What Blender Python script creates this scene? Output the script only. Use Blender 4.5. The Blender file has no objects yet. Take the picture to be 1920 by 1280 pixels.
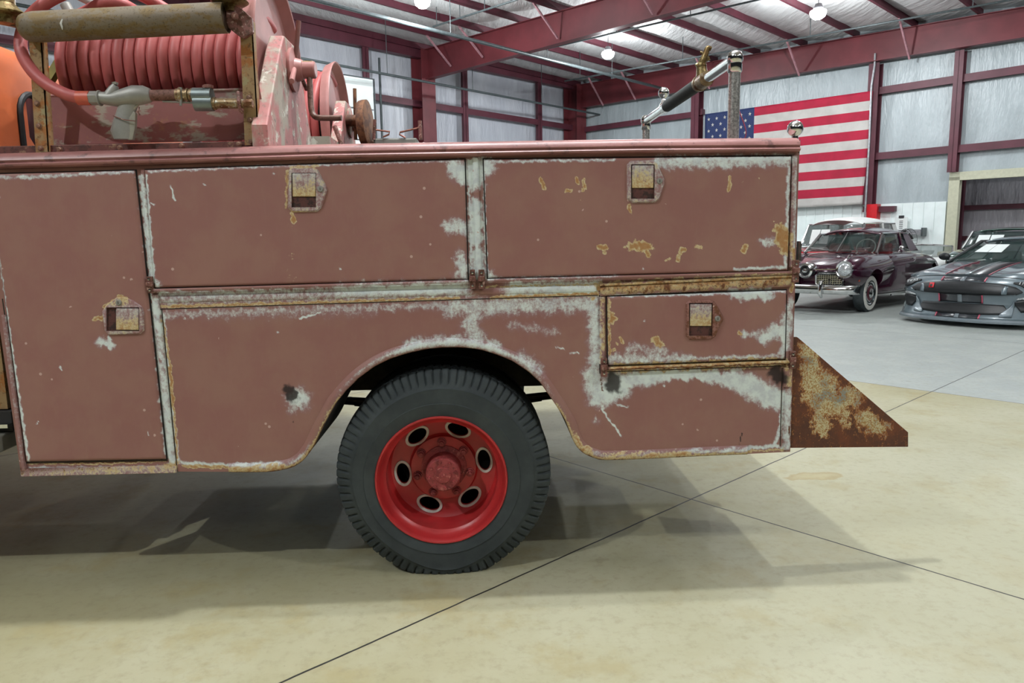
import bpy, bmesh, math, random
import numpy as np
from mathutils import Vector, Matrix
random.seed(4)
SC = bpy.context.scene
COL = SC.collection
PI = math.pi

# ---------------------------------------------------------------- camera
F_PX, ROLL, PITCH = 1340.0, math.radians(-0.93), math.radians(8.33)
YT, YB, CAM_H = math.radians(2.5), math.radians(-50.3), 1.4
_cr, _sr, _cp, _sp = math.cos(ROLL), math.sin(ROLL), math.cos(PITCH), math.sin(PITCH)
_cy, _sy = math.cos(YT), math.sin(YT)
_A = np.array([[1, 0, 0], [0, 0, -1], [0, 1, 0]])
_P = np.array([[1, 0, 0], [0, _cp, -_sp], [0, _sp, _cp]])
_R = np.array([[_cr, -_sr, 0], [_sr, _cr, 0], [0, 0, 1]])
_Z = np.array([[_cy, -_sy, 0], [_sy, _cy, 0], [0, 0, 1]])
MC = _R @ _P @ _A @ _Z                      # world -> camera (x right, y down, z forward)
CP = np.array([0, 0, CAM_H])
cam = bpy.data.cameras.new('camera'); camo = bpy.data.objects.new('camera', cam); COL.objects.link(camo)
cam.sensor_width = 36; cam.lens = F_PX / 1920 * 36; cam.clip_end = 200
rows = MC
m3 = Matrix([[rows[0][i], -rows[1][i], -rows[2][i]] for i in range(3)])
camo.matrix_world = Matrix.Translation((0, 0, CAM_H)) @ m3.to_4x4()
SC.camera = camo
# ---------------------------------------------------------------- light and exposure
SC.view_settings.view_transform = 'Standard'; SC.view_settings.look = 'None'
SC.view_settings.gamma = 1; SC.view_settings.exposure = -0.72; SC.view_settings.use_curve_mapping = False
W = bpy.data.worlds.new('world'); SC.world = W; W.use_nodes = True
W.node_tree.nodes['Background'].inputs[0].default_value = (.80, .86, .90, 1)
W.node_tree.nodes['Background'].inputs[1].default_value = .03
DV = np.array([math.cos(YB), math.sin(YB), 0]); NV = np.array([-math.sin(YB), math.cos(YB), 0])
def BW(d, n, z=0): return tuple(DV * d + NV * n + np.array([0, 0, z]))     # building coordinates -> world
def lamp(p, watt, size=.36, col=(.93, .98, 1.0), name='bay_or_fill_lamp'):
    l = bpy.data.lights.new(name, 'POINT'); l.energy = watt; l.shadow_soft_size = size; l.color = col
    o = bpy.data.objects.new(name, l); COL.objects.link(o); o.location = p
    return o
for p, w in (((-.2, 3.35, 7.35), 1750), ((1.75, 3.65, 7.35), 950), ((-5.6, -1.6, 7.35), 1650), ((7.8, -1.8, 7.35), 1500),
             ((-1.5, -6.3, 7.3), 260), ((5.4, -7.6, 7.3), 260), (BW(-1.5, 26.4, 5.2), 520), (BW(-17.0, 9.0, 7.0), 700),  # annex and left wall lamps are added fill, no fittings hang there
             (BW(-2.8, 11.4, 7.25), 620), (BW(-9.4, 11.6, 7.3), 520), (BW(-3.2, 19.9, 7.05), 620), (BW(3.4, 16.5, 7.0), 500)):
    lamp(p, w, .06)

# ---------------------------------------------------------------- helpers
def ray(x, y): return MC.T @ np.array([(x - 960) / F_PX, (y - 640) / F_PX, 1.0])
def onY(x, y, Y=2.83):
    v = ray(x, y); return tuple(CP + v * (Y / v[1]))
def onZ(x, y, z=0.0):
    v = ray(x, y); return tuple(CP + v * ((z - CAM_H) / v[2]))
def onX(x, y, X):
    v = ray(x, y); return tuple(CP + v * (X / v[0]))
def onN(x, y, n):
    v = ray(x, y); return tuple(CP + v * (n / (v @ NV)))
def onD(x, y, d):
    v = ray(x, y); return tuple(CP + v * (d / (v @ DV)))
def dn(p): p = np.array(p); return float(p @ DV), float(p @ NV), float(p[2])
def prj(P):
    P = np.atleast_2d(np.array(P, float)) - CP
    c = P @ MC.T
    return 960 + F_PX * c[:, 0] / c[:, 2], 640 + F_PX * c[:, 1] / c[:, 2]
ORG = {}
def empty(name, loc, label, cat, group=None, rz=0, local=False):
    o = bpy.data.objects.new(name, None); COL.objects.link(o); o.location = loc; o.rotation_euler = (0, 0, rz)
    o.empty_display_size = .2
    o['label'] = label; o['category'] = cat
    if group: o['group'] = group
    ORG[o.name] = Vector((0, 0, 0)) if local else Vector(loc)
    return o
class MB:
    def __init__(s): s.v = []; s.f = []; s.mi = []; s.k = 0
    def add(s, vs, fs):
        b = len(s.v); s.v += [tuple(v) for v in vs]; s.f += [tuple(b + i for i in f) for f in fs]; s.mi += [s.k] * len(fs)
        return s
    def hexa(s, p):          # 8 points: bottom 4 ccw, top 4
        return s.add(p, [(3, 2, 1, 0), (4, 5, 6, 7), (0, 1, 5, 4), (1, 2, 6, 5), (2, 3, 7, 6), (3, 0, 4, 7)])
    def box(s, a, b):
        x0, y0, z0 = a; x1, y1, z1 = b
        if x0 > x1: x0, x1 = x1, x0
        if y0 > y1: y0, y1 = y1, y0
        if z0 > z1: z0, z1 = z1, z0
        return s.hexa([(x0, y0, z0), (x1, y0, z0), (x1, y1, z0), (x0, y1, z0), (x0, y0, z1), (x1, y0, z1), (x1, y1, z1), (x0, y1, z1)])
    def bbox(s, d0, d1, n0, n1, z0, z1, z0b=None, z1b=None):       # box in building coordinates; b = heights at the d1 end
        z0b = z0 if z0b is None else z0b; z1b = z1 if z1b is None else z1b
        return s.hexa([BW(d0, n0, z0), BW(d1, n0, z0b), BW(d1, n1, z0b), BW(d0, n1, z0), BW(d0, n0, z1), BW(d1, n0, z1b), BW(d1, n1, z1b), BW(d0, n1, z1)])
    def beam(s, a, b, w, h, up=(0, 0, 1)):
        a, b, up = Vector(a), Vector(b), Vector(up); t = (b - a).normalized(); x = t.cross(up).normalized() * w / 2; y = x.cross(t).normalized() * h / 2
        q = [a - x - y, a + x - y, b + x - y, b - x - y, a - x + y, a + x + y, b + x + y, b - x + y]
        return s.hexa([q[0], q[1], q[2], q[3], q[4], q[5], q[6], q[7]])
    def prism(s, poly, off):  # planar polygon extruded by vector off
        n = len(poly); o = Vector(off); p = [Vector(q) for q in poly]
        s.add([*p, *[q + o for q in p]], [tuple(range(n - 1, -1, -1)), tuple(range(n, 2 * n))] + [(i, (i + 1) % n, n + (i + 1) % n, n + i) for i in range(n)])
        return s
    def tube(s, pts, r, n=12, cap=True):
        P = [Vector(p) for p in pts]; m = len(P); R = [r] * m if isinstance(r, (int, float)) else list(r)
        T = []
        for i in range(m):
            t = (P[min(i + 1, m - 1)] - P[max(i - 1, 0)])
            T.append(t.normalized() if t.length > 1e-9 else Vector((0, 0, 1)))
        u = T[0].orthogonal().normalized(); vs = []
        for i in range(m):
            u = (u - T[i] * u.dot(T[i])).normalized(); w = T[i].cross(u)
            for k in range(n):
                a = 2 * PI * k / n; vs.append(P[i] + (u * math.cos(a) + w * math.sin(a)) * R[i])
        fs = [(i * n + k, i * n + (k + 1) % n, (i + 1) * n + (k + 1) % n, (i + 1) * n + k) for i in range(m - 1) for k in range(n)]
        if cap: fs += [tuple(range(n - 1, -1, -1)), tuple((m - 1) * n + k for k in range(n))]
        return s.add(vs, fs)
    def lathe(s, prof, c, axis=(0, 1, 0), n=32, closed=False, cap=True):   # prof: (radius, along)
        ax = Vector(axis).normalized(); u = ax.orthogonal().normalized(); w = ax.cross(u); c = Vector(c); vs = []
        for r, h in prof:
            for k in range(n):
                a = 2 * PI * k / n; vs.append(c + ax * h + (u * math.cos(a) + w * math.sin(a)) * r)
        m = len(prof); rng = m if closed else m - 1
        fs = [(i * n + k, i * n + (k + 1) % n, ((i + 1) % m) * n + (k + 1) % n, ((i + 1) % m) * n + k) for i in range(rng) for k in range(n)]
        if not closed and cap:
            if prof[0][0] > 1e-4: fs.append(tuple(range(n - 1, -1, -1)))
            if prof[-1][0] > 1e-4: fs.append(tuple((m - 1) * n + k for k in range(n)))
        return s.add(vs, fs)
    def ball(s, c, r, n=20, sc=(1, 1, 1)):
        vs = []; m = n // 2; C = Vector(c)
        for i in range(m + 1):
            t = PI * i / m
            for k in range(n):
                a = 2 * PI * k / n; vs.append(C + Vector((math.sin(t) * math.cos(a) * sc[0], math.sin(t) * math.sin(a) * sc[1], math.cos(t) * sc[2])) * r)
        return s.add(vs, [(i * n + k, (i + 1) * n + k, (i + 1) * n + (k + 1) % n, i * n + (k + 1) % n) for i in range(m) for k in range(n)])
    def build(s, name, mat, parent=None, smooth=35, kind=None, label=None, cat=None, group=None, bevel=0, sub=0, org=None):
        o0 = ORG.get(parent.name, Vector((0, 0, 0))) if parent else (Vector(org) if org else Vector((0, 0, 0)))
        me = bpy.data.meshes.new(name); me.from_pydata([tuple(Vector(v) - o0) for v in s.v], [], s.f)
        mats = mat if isinstance(mat, (list, tuple)) else [mat]
        for q in mats: me.materials.append(q)
        if len(mats) > 1: me.polygons.foreach_set('material_index', s.mi)
        bm = bmesh.new(); bm.from_mesh(me); bmesh.ops.remove_doubles(bm, verts=bm.verts, dist=1e-6)
        bmesh.ops.recalc_face_normals(bm, faces=bm.faces); bm.to_mesh(me); bm.free()
        if smooth: me.shade_smooth(); me.set_sharp_from_angle(angle=math.radians(smooth))
        o = bpy.data.objects.new(name, me); COL.objects.link(o)
        if parent: o.parent = parent
        elif org: o.location = org
        ORG[o.name] = o0
        if bevel:
            b = o.modifiers.new('bevel', 'BEVEL'); b.width = bevel; b.segments = 2; b.limit_method = 'ANGLE'; b.angle_limit = math.radians(40)
        if sub:
            b = o.modifiers.new('sub', 'SUBSURF'); b.levels = sub; b.render_levels = sub
        if kind: o['kind'] = kind
        if label: o['label'] = label
        if cat: o['category'] = cat
        if group: o['group'] = group
        return o
def spline(pts, n=8):
    P = [Vector(p) for p in pts]; out = []
    for i in range(len(P) - 1):
        a, b, c, d = P[max(i - 1, 0)], P[i], P[i + 1], P[min(i + 2, len(P) - 1)]
        for k in range(n):
            t = k / n; out.append(.5 * ((2 * b) + (c - a) * t + (2 * a - 5 * b + 4 * c - d) * t * t + (3 * b - a - 3 * c + d) * t ** 3))
    return out + [P[-1]]
def cut(o, cutters):
    for mb in cutters:
        c = mb.build('cutter', o.data.materials[0], o.parent, smooth=0)
        md = o.modifiers.new('cut', 'BOOLEAN'); md.object = c; md.operation = 'DIFFERENCE'; md.solver = 'EXACT'
        bpy.context.view_layer.update()
        dg = bpy.context.evaluated_depsgraph_get(); me = bpy.data.meshes.new_from_object(o.evaluated_get(dg))
        o.modifiers.clear(); o.data = me
        bpy.data.objects.remove(c)
    o.data.shade_smooth(); o.data.set_sharp_from_angle(angle=math.radians(35))

# ---------------------------------------------------------------- materials
def srgb(r, g, b): return tuple(((c / 255) / 12.92 if c / 255 <= .04045 else ((c / 255 + .055) / 1.055) ** 2.4) for c in (r, g, b))
class NT:
    def __init__(s, name):
        s.m = bpy.data.materials.new(name); s.m.use_nodes = True; s.t = s.m.node_tree; s.b = s.t.nodes['Principled BSDF']
        s.co = s.n('ShaderNodeTexCoord').outputs['Object']
    def n(s, typ, **kw):
        q = s.t.nodes.new(typ)
        for k, v in kw.items(): setattr(q, k, v)
        return q
    def put(s, sock, v):
        if isinstance(v, bpy.types.NodeSocket): s.t.links.new(v, sock)
        elif isinstance(v, (tuple, list)) and len(v) == 3 and sock.type == 'RGBA': sock.default_value = (*v, 1)
        else: sock.default_value = v
    def math(s, op, a, b=0.0, c=0.0, clamp=False):
        q = s.n('ShaderNodeMath', operation=op, use_clamp=clamp)
        for i, v in enumerate((a, b, c)): s.put(q.inputs[i], v)
        return q.outputs[0]
    def mix(s, f, a, b, mode='MIX'):
        q = s.n('ShaderNodeMix', data_type='RGBA', blend_type=mode); s.put(q.inputs[0], f); s.put(q.inputs[6], a); s.put(q.inputs[7], b)
        return q.outputs[2]
    def noise(s, scale, detail=4, rough=.6, vec=None, sc=None, col=False):
        q = s.n('ShaderNodeTexNoise'); q.inputs['Scale'].default_value = scale; q.inputs['Detail'].default_value = detail; q.inputs['Roughness'].default_value = rough
        v = vec or s.co
        if sc:
            mp = s.n('ShaderNodeMapping'); s.put(mp.inputs[0], v); mp.inputs['Scale'].default_value = sc; v = mp.outputs[0]
        s.put(q.inputs['Vector'], v); return q.outputs['Color' if col else 'Fac']
    def step(s, v, a, b):     # smooth 0..1 between a and b
        q = s.n('ShaderNodeMapRange', interpolation_type='SMOOTHSTEP'); s.put(q.inputs[0], v); q.inputs[1].default_value = a; q.inputs[2].default_value = b
        return q.outputs[0]
    def bump(s, h, k=.3, dist=.002):
        q = s.n('ShaderNodeBump'); q.inputs['Strength'].default_value = k; q.inputs['Distance'].default_value = dist
        s.put(q.inputs['Height'], h); s.put(s.b.inputs['Normal'], q.outputs[0])
    def done(s, col, rough=.5, metal=0.0, spec=None):
        s.put(s.b.inputs['Base Color'], col); s.put(s.b.inputs['Roughness'], rough); s.put(s.b.inputs['Metallic'], metal)
        if spec is not None: s.b.inputs['Specular IOR Level'].default_value = spec
        return s.m
def flat(name, col, rough=.5, metal=0, vary=.12, scale=12, bump=0, coat=0, spec=None):
    t = NT(name); n = t.noise(scale, 4)
    c2 = tuple(c * (1 - vary * 2) for c in col); c3 = tuple(min(1, c * (1 + vary)) for c in col)
    c = t.mix(t.step(n, .3, .7), c2, c3)
    if bump: t.bump(t.noise(scale * 6, 3), bump, .001)
    if coat: t.b.inputs['Coat Weight'].default_value = coat; t.b.inputs['Coat Roughness'].default_value = .04
    return t.done(c, rough, metal, spec)
def rusty(name, base, rust=(.20, .075, .025), pale=None, amt=.5, scale=9, rough=.7, metal=0.0, sc=None):
    t = NT(name); n1 = t.noise(scale, 7, .68, sc=sc); n2 = t.noise(scale * 5, 5, .65)
    c = t.mix(t.step(n1, .56 - amt * .18, .64 - amt * .12), base, rust)
    dk = tuple(x * .35 for x in rust); c = t.mix(t.math('MULTIPLY', t.step(n2, .55, .66), .7), c, dk)
    if pale: c = t.mix(t.step(t.noise(scale * 1.7, 6, .7), .57, .63), c, pale)
    t.bump(n2, .35, .0015)
    return t.done(c, rough, metal)
PAINT = srgb(140, 98, 90)
def wear_mat(name):
    t = NT(name); at = t.n('ShaderNodeAttribute', attribute_name='wear'); sep = t.n('ShaderNodeSeparateColor'); t.put(sep.inputs[0], at.outputs['Color'])
    r, g, b = sep.outputs; a = at.outputs['Alpha']
    n1 = t.noise(24, 10, .72); n2 = t.noise(95, 6, .75); n3 = t.noise(5, 4, .6); ns = t.noise(30, 5, .7, sc=(1.6, 1, .35)); nst = t.noise(60, 6, .75, sc=(1, 1, .22))
    nf = t.math('ADD', t.math('ADD', t.math('MULTIPLY', n1, .36), t.math('MULTIPLY', n2, .46)), t.math('MULTIPLY', nst, .2))
    base = t.mix(t.step(n3, .35, .68), srgb(145, 102, 95), srgb(150, 111, 100))
    base = t.mix(t.math('MULTIPLY', t.step(ns, .5, .75), .16), base, srgb(158, 122, 112))
    def mask(ch, n, lo=.44, hi=.56, k=2.3):
        return t.math('MULTIPLY', t.step(t.math('ADD', ch, t.math('MULTIPLY', t.math('SUBTRACT', n, .5), k)), lo, hi), t.step(ch, .02, .14))
    # a soft purple halo round the bare primer, then the primer itself
    halo = t.math('MULTIPLY', t.step(r, .05, .5), .5)
    c = t.mix(halo, base, srgb(150, 116, 122))
    prim = t.mix(t.step(t.noise(22, 6, .7), .42, .66), srgb(224, 234, 231), srgb(202, 209, 212))
    c = t.mix(t.math('MULTIPLY', mask(r, nf, .30, .82, 2.2), .96), c, prim)
    rim = t.mix(t.step(n2, .4, .6), srgb(186, 152, 104), srgb(204, 190, 152))
    c = t.mix(mask(g, nf, .36, .50, 2.4), c, rim)
    c = t.mix(t.math('MULTIPLY', mask(g, n1, .62, .86, 1.6), .8), c, srgb(164, 112, 62))
    c = t.mix(mask(b, nf, .34, .6), c, t.mix(n1, srgb(74, 42, 30), srgb(120, 74, 46)))
    c = t.mix(t.math('MULTIPLY', mask(a, nf, .25, .8, 1.2), .93), c, srgb(38, 32, 34))
    # little chips
    vo = t.n('ShaderNodeTexVoronoi'); vo.inputs['Scale'].default_value = 15; t.put(vo.inputs['Vector'], t.co)
    chip = t.math('MULTIPLY', t.math('LESS_THAN', vo.outputs['Distance'], .085), t.math('GREATER_THAN', t.noise(9, 2), .56))
    c = t.mix(t.math('MULTIPLY', chip, .75), c, srgb(205, 178, 168))
    t.bump(t.math('ADD', t.math('MULTIPLY', r, -.3), n2), .12, .001)
    rg = t.math('ADD', .46, t.math('MULTIPLY', n1, .12))
    return t.done(c, rg, 0.0, .35)
M_ = {}
M_['wear'] = wear_mat('weathered_paint')
M_['pink'] = flat('faded_red_paint', srgb(178, 124, 119), .45, vary=.08, scale=7, bump=.05)
M_['pinkworn'] = rusty('worn_pink_paint', srgb(176, 112, 108), srgb(160, 154, 138), srgb(205, 205, 190), .62, 6, .6, sc=(1, 1, .5))
M_['rail'] = rusty('rail_paint', srgb(152, 104, 100), srgb(132, 86, 82), None, .4, 3, .42, sc=(.4, 1, 1))
M_['rust'] = rusty('rusted_steel', srgb(120, 78, 48), srgb(82, 48, 30), None, .6, 14)
M_['yrust'] = rusty('yellow_rust_steel', srgb(150, 122, 84), srgb(152, 96, 44), srgb(150, 138, 100), .5, 12)
M_['roller'] = rusty('galvanised_roller', srgb(116, 104, 88), srgb(112, 92, 56), None, .5, 26, .62, .25, sc=(.5, 1, 1))
M_['hose'] = flat('rubber_hose', srgb(178, 90, 88), .5, vary=.05, scale=5, bump=.05)
M_['hoseorange'] = flat('orange_hose_end', srgb(196, 92, 72), .45, vary=.05)
M_['alu'] = flat('dull_aluminium', srgb(150, 148, 142), .5, .35, vary=.06, scale=20, bump=.08)
M_['brass'] = rusty('tarnished_brass', srgb(150, 128, 96), srgb(110, 72, 48), srgb(190, 186, 172), .35, 30, .42, .6)
M_['chrome'] = flat('chrome', (.78, .78, .78), .09, 1.0, vary=.04, scale=20)
M_['dullchrome'] = flat('dull_chrome', (.55, .54, .52), .22, 1.0, vary=.15, scale=40)
M_['bronze'] = rusty('bronze', srgb(140, 124, 84), srgb(96, 74, 40), None, .5, 30, .4, .7)
M_['grip'] = flat('black_rubber_grip', srgb(52, 56, 54), .75, vary=.1, scale=60, bump=.3)
M_['orange'] = flat('orange_cab_paint', srgb(206, 106, 62), .45, vary=.06, scale=5)
M_['black'] = flat('black_rubber', (.012, .012, .013), .6)
M_['dark'] = flat('dark_underbody', (.018, .016, .015), .85)
M_['darkrust'] = flat('dark_chassis', (.04, .028, .02), .85, vary=.3)
M_['glass'] = flat('dark_glass', (.02, .025, .028), .06, spec=.8)
M_['wheelred'] = flat('red_wheel_paint', srgb(178, 44, 46), .36, vary=.08, scale=7, bump=.04)
M_['wheelrust'] = rusty('dusty_red_hub', srgb(150, 62, 62), srgb(120, 44, 44), srgb(178, 100, 92), .4, 26, .65)
M_['holewhite'] = flat('white_hole_trim', srgb(205, 204, 196), .5, vary=.06, scale=30)
M_['graybox'] = flat('grey_metal_box', srgb(122, 120, 112), .6, vary=.08)
M_['yellowbar'] = flat('olive_yellow_bar', srgb(150, 140, 70), .5)
M_['galv'] = flat('grey_galvanised', srgb(128, 138, 138), .35, .6, vary=.08, scale=20)
M_['rust2'] = flat('brown_pink_rod', srgb(128, 84, 76), .5)
M_['brass2'] = rusty('brown_handle', srgb(128, 96, 84), srgb(96, 62, 48), None, .4, 30, .45)
M_['rustpipe'] = rusty('brown_pipe', srgb(120, 82, 72), srgb(90, 58, 46), None, .4, 50, .7)
M_['alu2'] = flat('pale_trigger', srgb(168, 164, 150), .4, .4)
M_['hole'] = flat('screw_black', (.01, .01, .01), .7)
def tyre_mat():
    t = NT('tyre_rubber'); n = t.noise(9, 5, .6)
    c = t.mix(t.step(n, .3, .75), srgb(50, 56, 58), srgb(64, 70, 71))
    t.bump(t.noise(90, 3), .25, .001); return t.done(c, .72, 0, .3)
M_['tyre'] = tyre_mat()

# ---------------------------------------------------------------- the hall
def floor_mat():
    t = NT('concrete_floor'); sep = t.n('ShaderNodeSeparateXYZ'); t.put(sep.inputs[0], t.co); x, y = sep.outputs[0], sep.outputs[1]
    d = t.math('ADD', t.math('MULTIPLY', x, float(DV[0])), t.math('MULTIPLY', y, float(DV[1])))
    n = t.math('ADD', t.math('MULTIPLY', x, float(NV[0])), t.math('MULTIPLY', y, float(NV[1])))
    big = t.noise(.55, 6, .6); mid = t.noise(2.6, 7, .65); fine = t.noise(22, 6, .7)
    warm = t.mix(t.step(big, .38, .62), srgb(152, 146, 114), srgb(166, 162, 136))
    warm = t.mix(t.math('MULTIPLY', t.step(mid, .5, .66), .6), warm, srgb(150, 138, 98))
    grey = t.mix(t.step(mid, .35, .7), srgb(148, 154, 152), srgb(162, 167, 163))
    far = t.step(n, 6.825, 6.835)
    # the slab right of the joint is a little greyer than the one in front
    cool = t.math('MULTIPLY', t.step(d, -2.4, -.6), t.step(n, 1.0, 3.0))
    warm = t.mix(t.math('MULTIPLY', cool, .35), warm, srgb(162, 164, 152))
    c = t.mix(far, warm, grey)
    c = t.mix(t.math('MULTIPLY', t.step(fine, .45, .75), .35), c, srgb(150, 142, 118), 'MULTIPLY') if False else t.mix(t.math('MULTIPLY', t.step(fine, .47, .72), .34), c, srgb(126, 118, 92)); c = t.mix(t.math('MULTIPLY', t.step(t.noise(7, 8, .75, sc=(1, 1.6, 1)), .54, .68), .28), c, srgb(128, 120, 92)); c = t.mix(t.math('MULTIPLY', t.step(t.noise(55, 4, .7), .64, .72), .3), c, srgb(90, 84, 70))
    # dark blotches and drips
    vo = t.n('ShaderNodeTexVoronoi'); vo.inputs['Scale'].default_value = 3.1; wv = t.math('ADD', 0, 0)
    dist = t.n('ShaderNodeVectorMath', operation='ADD'); t.put(dist.inputs[0], t.co)
    nz = t.n('ShaderNodeVectorMath', operation='SCALE'); t.put(nz.inputs[0], t.noise(9, 3, col=True)); nz.inputs['Scale'].default_value = .12; t.put(dist.inputs[1], nz.outputs[0])
    t.put(vo.inputs['Vector'], dist.outputs[0])
    blot = t.math('MULTIPLY', t.math('SUBTRACT', 1, t.step(vo.outputs['Distance'], .06, .1)), t.math('GREATER_THAN', t.noise(1.9, 1), .54))
    c = t.mix(t.math('MULTIPLY', blot, .3), c, srgb(120, 112, 88))
    # joints every 3.68 m
    def joint(v, off, per=3.68, w=.0045):
        q = t.math('MODULO', t.math('ADD', t.math('SUBTRACT', v, off), per * 40 + per / 2), per)
        return t.math('LESS_THAN', t.math('ABSOLUTE', t.math('SUBTRACT', q, per / 2)), w)
    wob = t.math('MULTIPLY', t.math('SUBTRACT', t.noise(3, 4), .5), .012)
    j = t.math('MAXIMUM', joint(t.math('ADD', d, wob), -2.07), joint(t.math('ADD', n, wob), 3.15))
    c = t.mix(j, c, srgb(34, 32, 28))
    # brown spill behind the truck
    sx, sy, _ = onZ(1525, 893); ds = t.n('ShaderNodeVectorMath', operation='DISTANCE')
    mp = t.n('ShaderNodeMapping'); t.put(mp.inputs[0], dist.outputs[0]); mp.inputs['Location'].default_value = (-sx - .06, -sy - .06, 0)
    mp2 = t.n('ShaderNodeMapping'); t.put(mp2.inputs[0], mp.outputs[0]); mp2.inputs['Rotation'].default_value = (0, 0, -1.0); mp2.inputs['Scale'].default_value = (1, 2.6, 1)
    t.put(ds.inputs[0], mp2.outputs[0]); ds.inputs[1].default_value = (0, 0, 0)
    sp = t.math('SUBTRACT', 1, t.step(ds.outputs['Value'], .17, .2)); ring = t.math('MULTIPLY', sp, t.step(ds.outputs['Value'], .1, .19))
    c = t.mix(t.math('MULTIPLY', sp, .45), c, srgb(160, 142, 90)); c = t.mix(t.math('MULTIPLY', ring, .4), c, srgb(128, 108, 62))
    t.bump(t.math('SUBTRACT', fine, t.math('MULTIPLY', j, 3)), .1, .002)
    return t.done(c, t.math('ADD', .42, t.math('MULTIPLY', mid, .25)), 0, .4)
def S(mb, name, mat, parent=None, **k):
    if parent is None: k['kind'] = 'structure'
    return mb.build(name, mat, parent, **k)
WN, WL = 24.6, -22.6                         # flag wall plane and left wall plane
mb = MB(); mb.bbox(WL - .3, 16, -14, WN + 8, -.1, 0); floor = S(mb, 'floor', floor_mat(), smooth=0)
def insul(name, a, b, sc=(1, 1, .25), k=.9):
    t = NT(name); mp = t.n('ShaderNodeMapping'); t.put(mp.inputs[0], t.co); mp.inputs['Rotation'].default_value = (0, 0, -YB); mp.inputs['Scale'].default_value = sc
    n = t.noise(1.6, 5, .6, vec=mp.outputs[0]); c = t.mix(t.step(n, .3, .7), a, b)
    t.bump(n, k, .12); return t.done(c, .38, 0, .6)
M_['insul'] = insul('white_insulation', srgb(158, 168, 172), srgb(176, 186, 190))
M_['insulgrey'] = insul('grey_insulation', srgb(186, 190, 200), srgb(204, 208, 216))
M_['insulpink'] = insul('pinkish_insulation', srgb(186, 180, 186), srgb(200, 194, 200))
M_['roofins'] = insul('roof_insulation', srgb(206, 206, 206), srgb(222, 222, 222), (2.5, .4, 1), .7)
M_['liner'] = flat('white_liner_panel', srgb(240, 250, 249), .4, vary=.03, scale=2)
M_['steel'] = flat('red_oxide_steel', srgb(82, 34, 46), .5, vary=.12, scale=1.5)
M_['steelb'] = flat('red_oxide_rafter', srgb(108, 44, 50), .5, vary=.12, scale=1.0)
M_['girt'] = flat('dark_red_girt', srgb(92, 44, 56), .5, vary=.12, scale=1.5)
M_['brace'] = flat('pale_pink_brace', srgb(176, 130, 138), .5)
M_['pipe'] = flat('dark_sprinkler_pipe', srgb(74, 82, 84), .4, .3, vary=.1)
M_['greypipe'] = flat('galvanised_conduit', srgb(170, 172, 176), .35, .6)
M_['cream'] = flat('cream_door_trim', srgb(196, 196, 172), .5, vary=.04)
M_['red'] = flat('bright_red_paint', srgb(206, 20, 34), .4, vary=.04)
def roofz(d, n): return 8.42 - .035 * (d + 22.5) - .03 * (n - 16.1)
# flag wall
def wall_px(x, y): return dn(onN(x, y, WN))
DJ = wall_px(1779, 400)[0]; DH = wall_px(1782, 334)[2]
mb = MB()
mb.bbox(WL - .3, DJ, WN, WN + .1, 2.2, 8.3, 2.2, 8.0)
mb.bbox(DJ, 12, WN, WN + .1, DH, 8.0, DH, 7.2)
wall_b = S(mb, 'wall_back', M_['insul'], smooth=0)
mb = MB(); zl = wall_px(1640, 383)[2]
k = WL
while k < DJ - .3:                            # ribbed metal liner to shoulder height
    mb.bbox(k, k + .27, WN - .02, WN + .1, 0, zl); mb.bbox(k + .27, k + .31, WN - .045, WN + .1, 0, zl); k += .31
S(mb, 'liner_panel', M_['liner'], wall_b, smooth=0)
# left wall
mb = MB(); mb.bbox(WL - .3, WL - .2, -10, WN + .1, 0, 8.6)
wall_l = S(mb, 'wall_left', M_['insulgrey'], smooth=0)
# annex behind the big opening on the right
mb = MB(); mb.bbox(DJ - 2, 14, WN + 3.4, WN + 3.5, 0, 7.0); wall_a = S(mb, 'wall_annex', M_['insulpink'], smooth=0)
for z in (1.02, 2.04, 3.2):
    mb = MB(); mb.bbox(DJ - 1, 14, WN + 3.2, WN + 3.38, z, z + .16); S(mb, 'girt', M_['girt'], wall_a, smooth=0)
dx = dn(onN(1798, 400, WN + 3.1))[0]
mb = MB(); mb.bbox(dx - .1, dx + .12, WN + 3.0, WN + 3.2, 0, 6.5); S(mb, 'column', M_['girt'], wall_a, smooth=0)
# opening trim
mb = MB(); mb.bbox(DJ - .02, DJ + .26, WN - .12, WN + .12, 0, DH + .02); mb.bbox(DJ - .02, 10, WN - .12, WN + .12, DH - .08, DH + .16)
S(mb, 'trim_1', M_['cream'], smooth=0)
# girts on the flag wall
def wgirt(x0, y0, x1, y1, h=.2, dep=.2, ext=0, name='girt', mat='girt'):
    a, b = wall_px(x0, y0), wall_px(x1, y1); s = (b[2] - a[2]) / (b[0] - a[0])
    mb = MB(); d1 = b[0] + ext; z1 = b[2] + s * ext
    mb.bbox(a[0], d1, WN - dep, WN - .005, a[2] - h / 2, a[2] + h / 2, z1 - h / 2, z1 + h / 2)
    mb.bbox(a[0], d1, WN - dep - .02, WN - dep, a[2] - h / 2 - .02, a[2] - h / 2 + .04, z1 - h / 2 - .02, z1 - h / 2 + .04)
    return S(mb, name, M_[mat], wall_b, smooth=0)
wgirt(1095, 244, 1305, 215); wgirt(1305, 213, 1322, 210); wgirt(1652, 171, 1920, 131, ext=5); wgirt(1616, 296, 1920, 268, ext=5)
wgirt(1095, 336, 1616, 297); wgirt(1622, 392, 1682, 391, h=.16)
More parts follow.
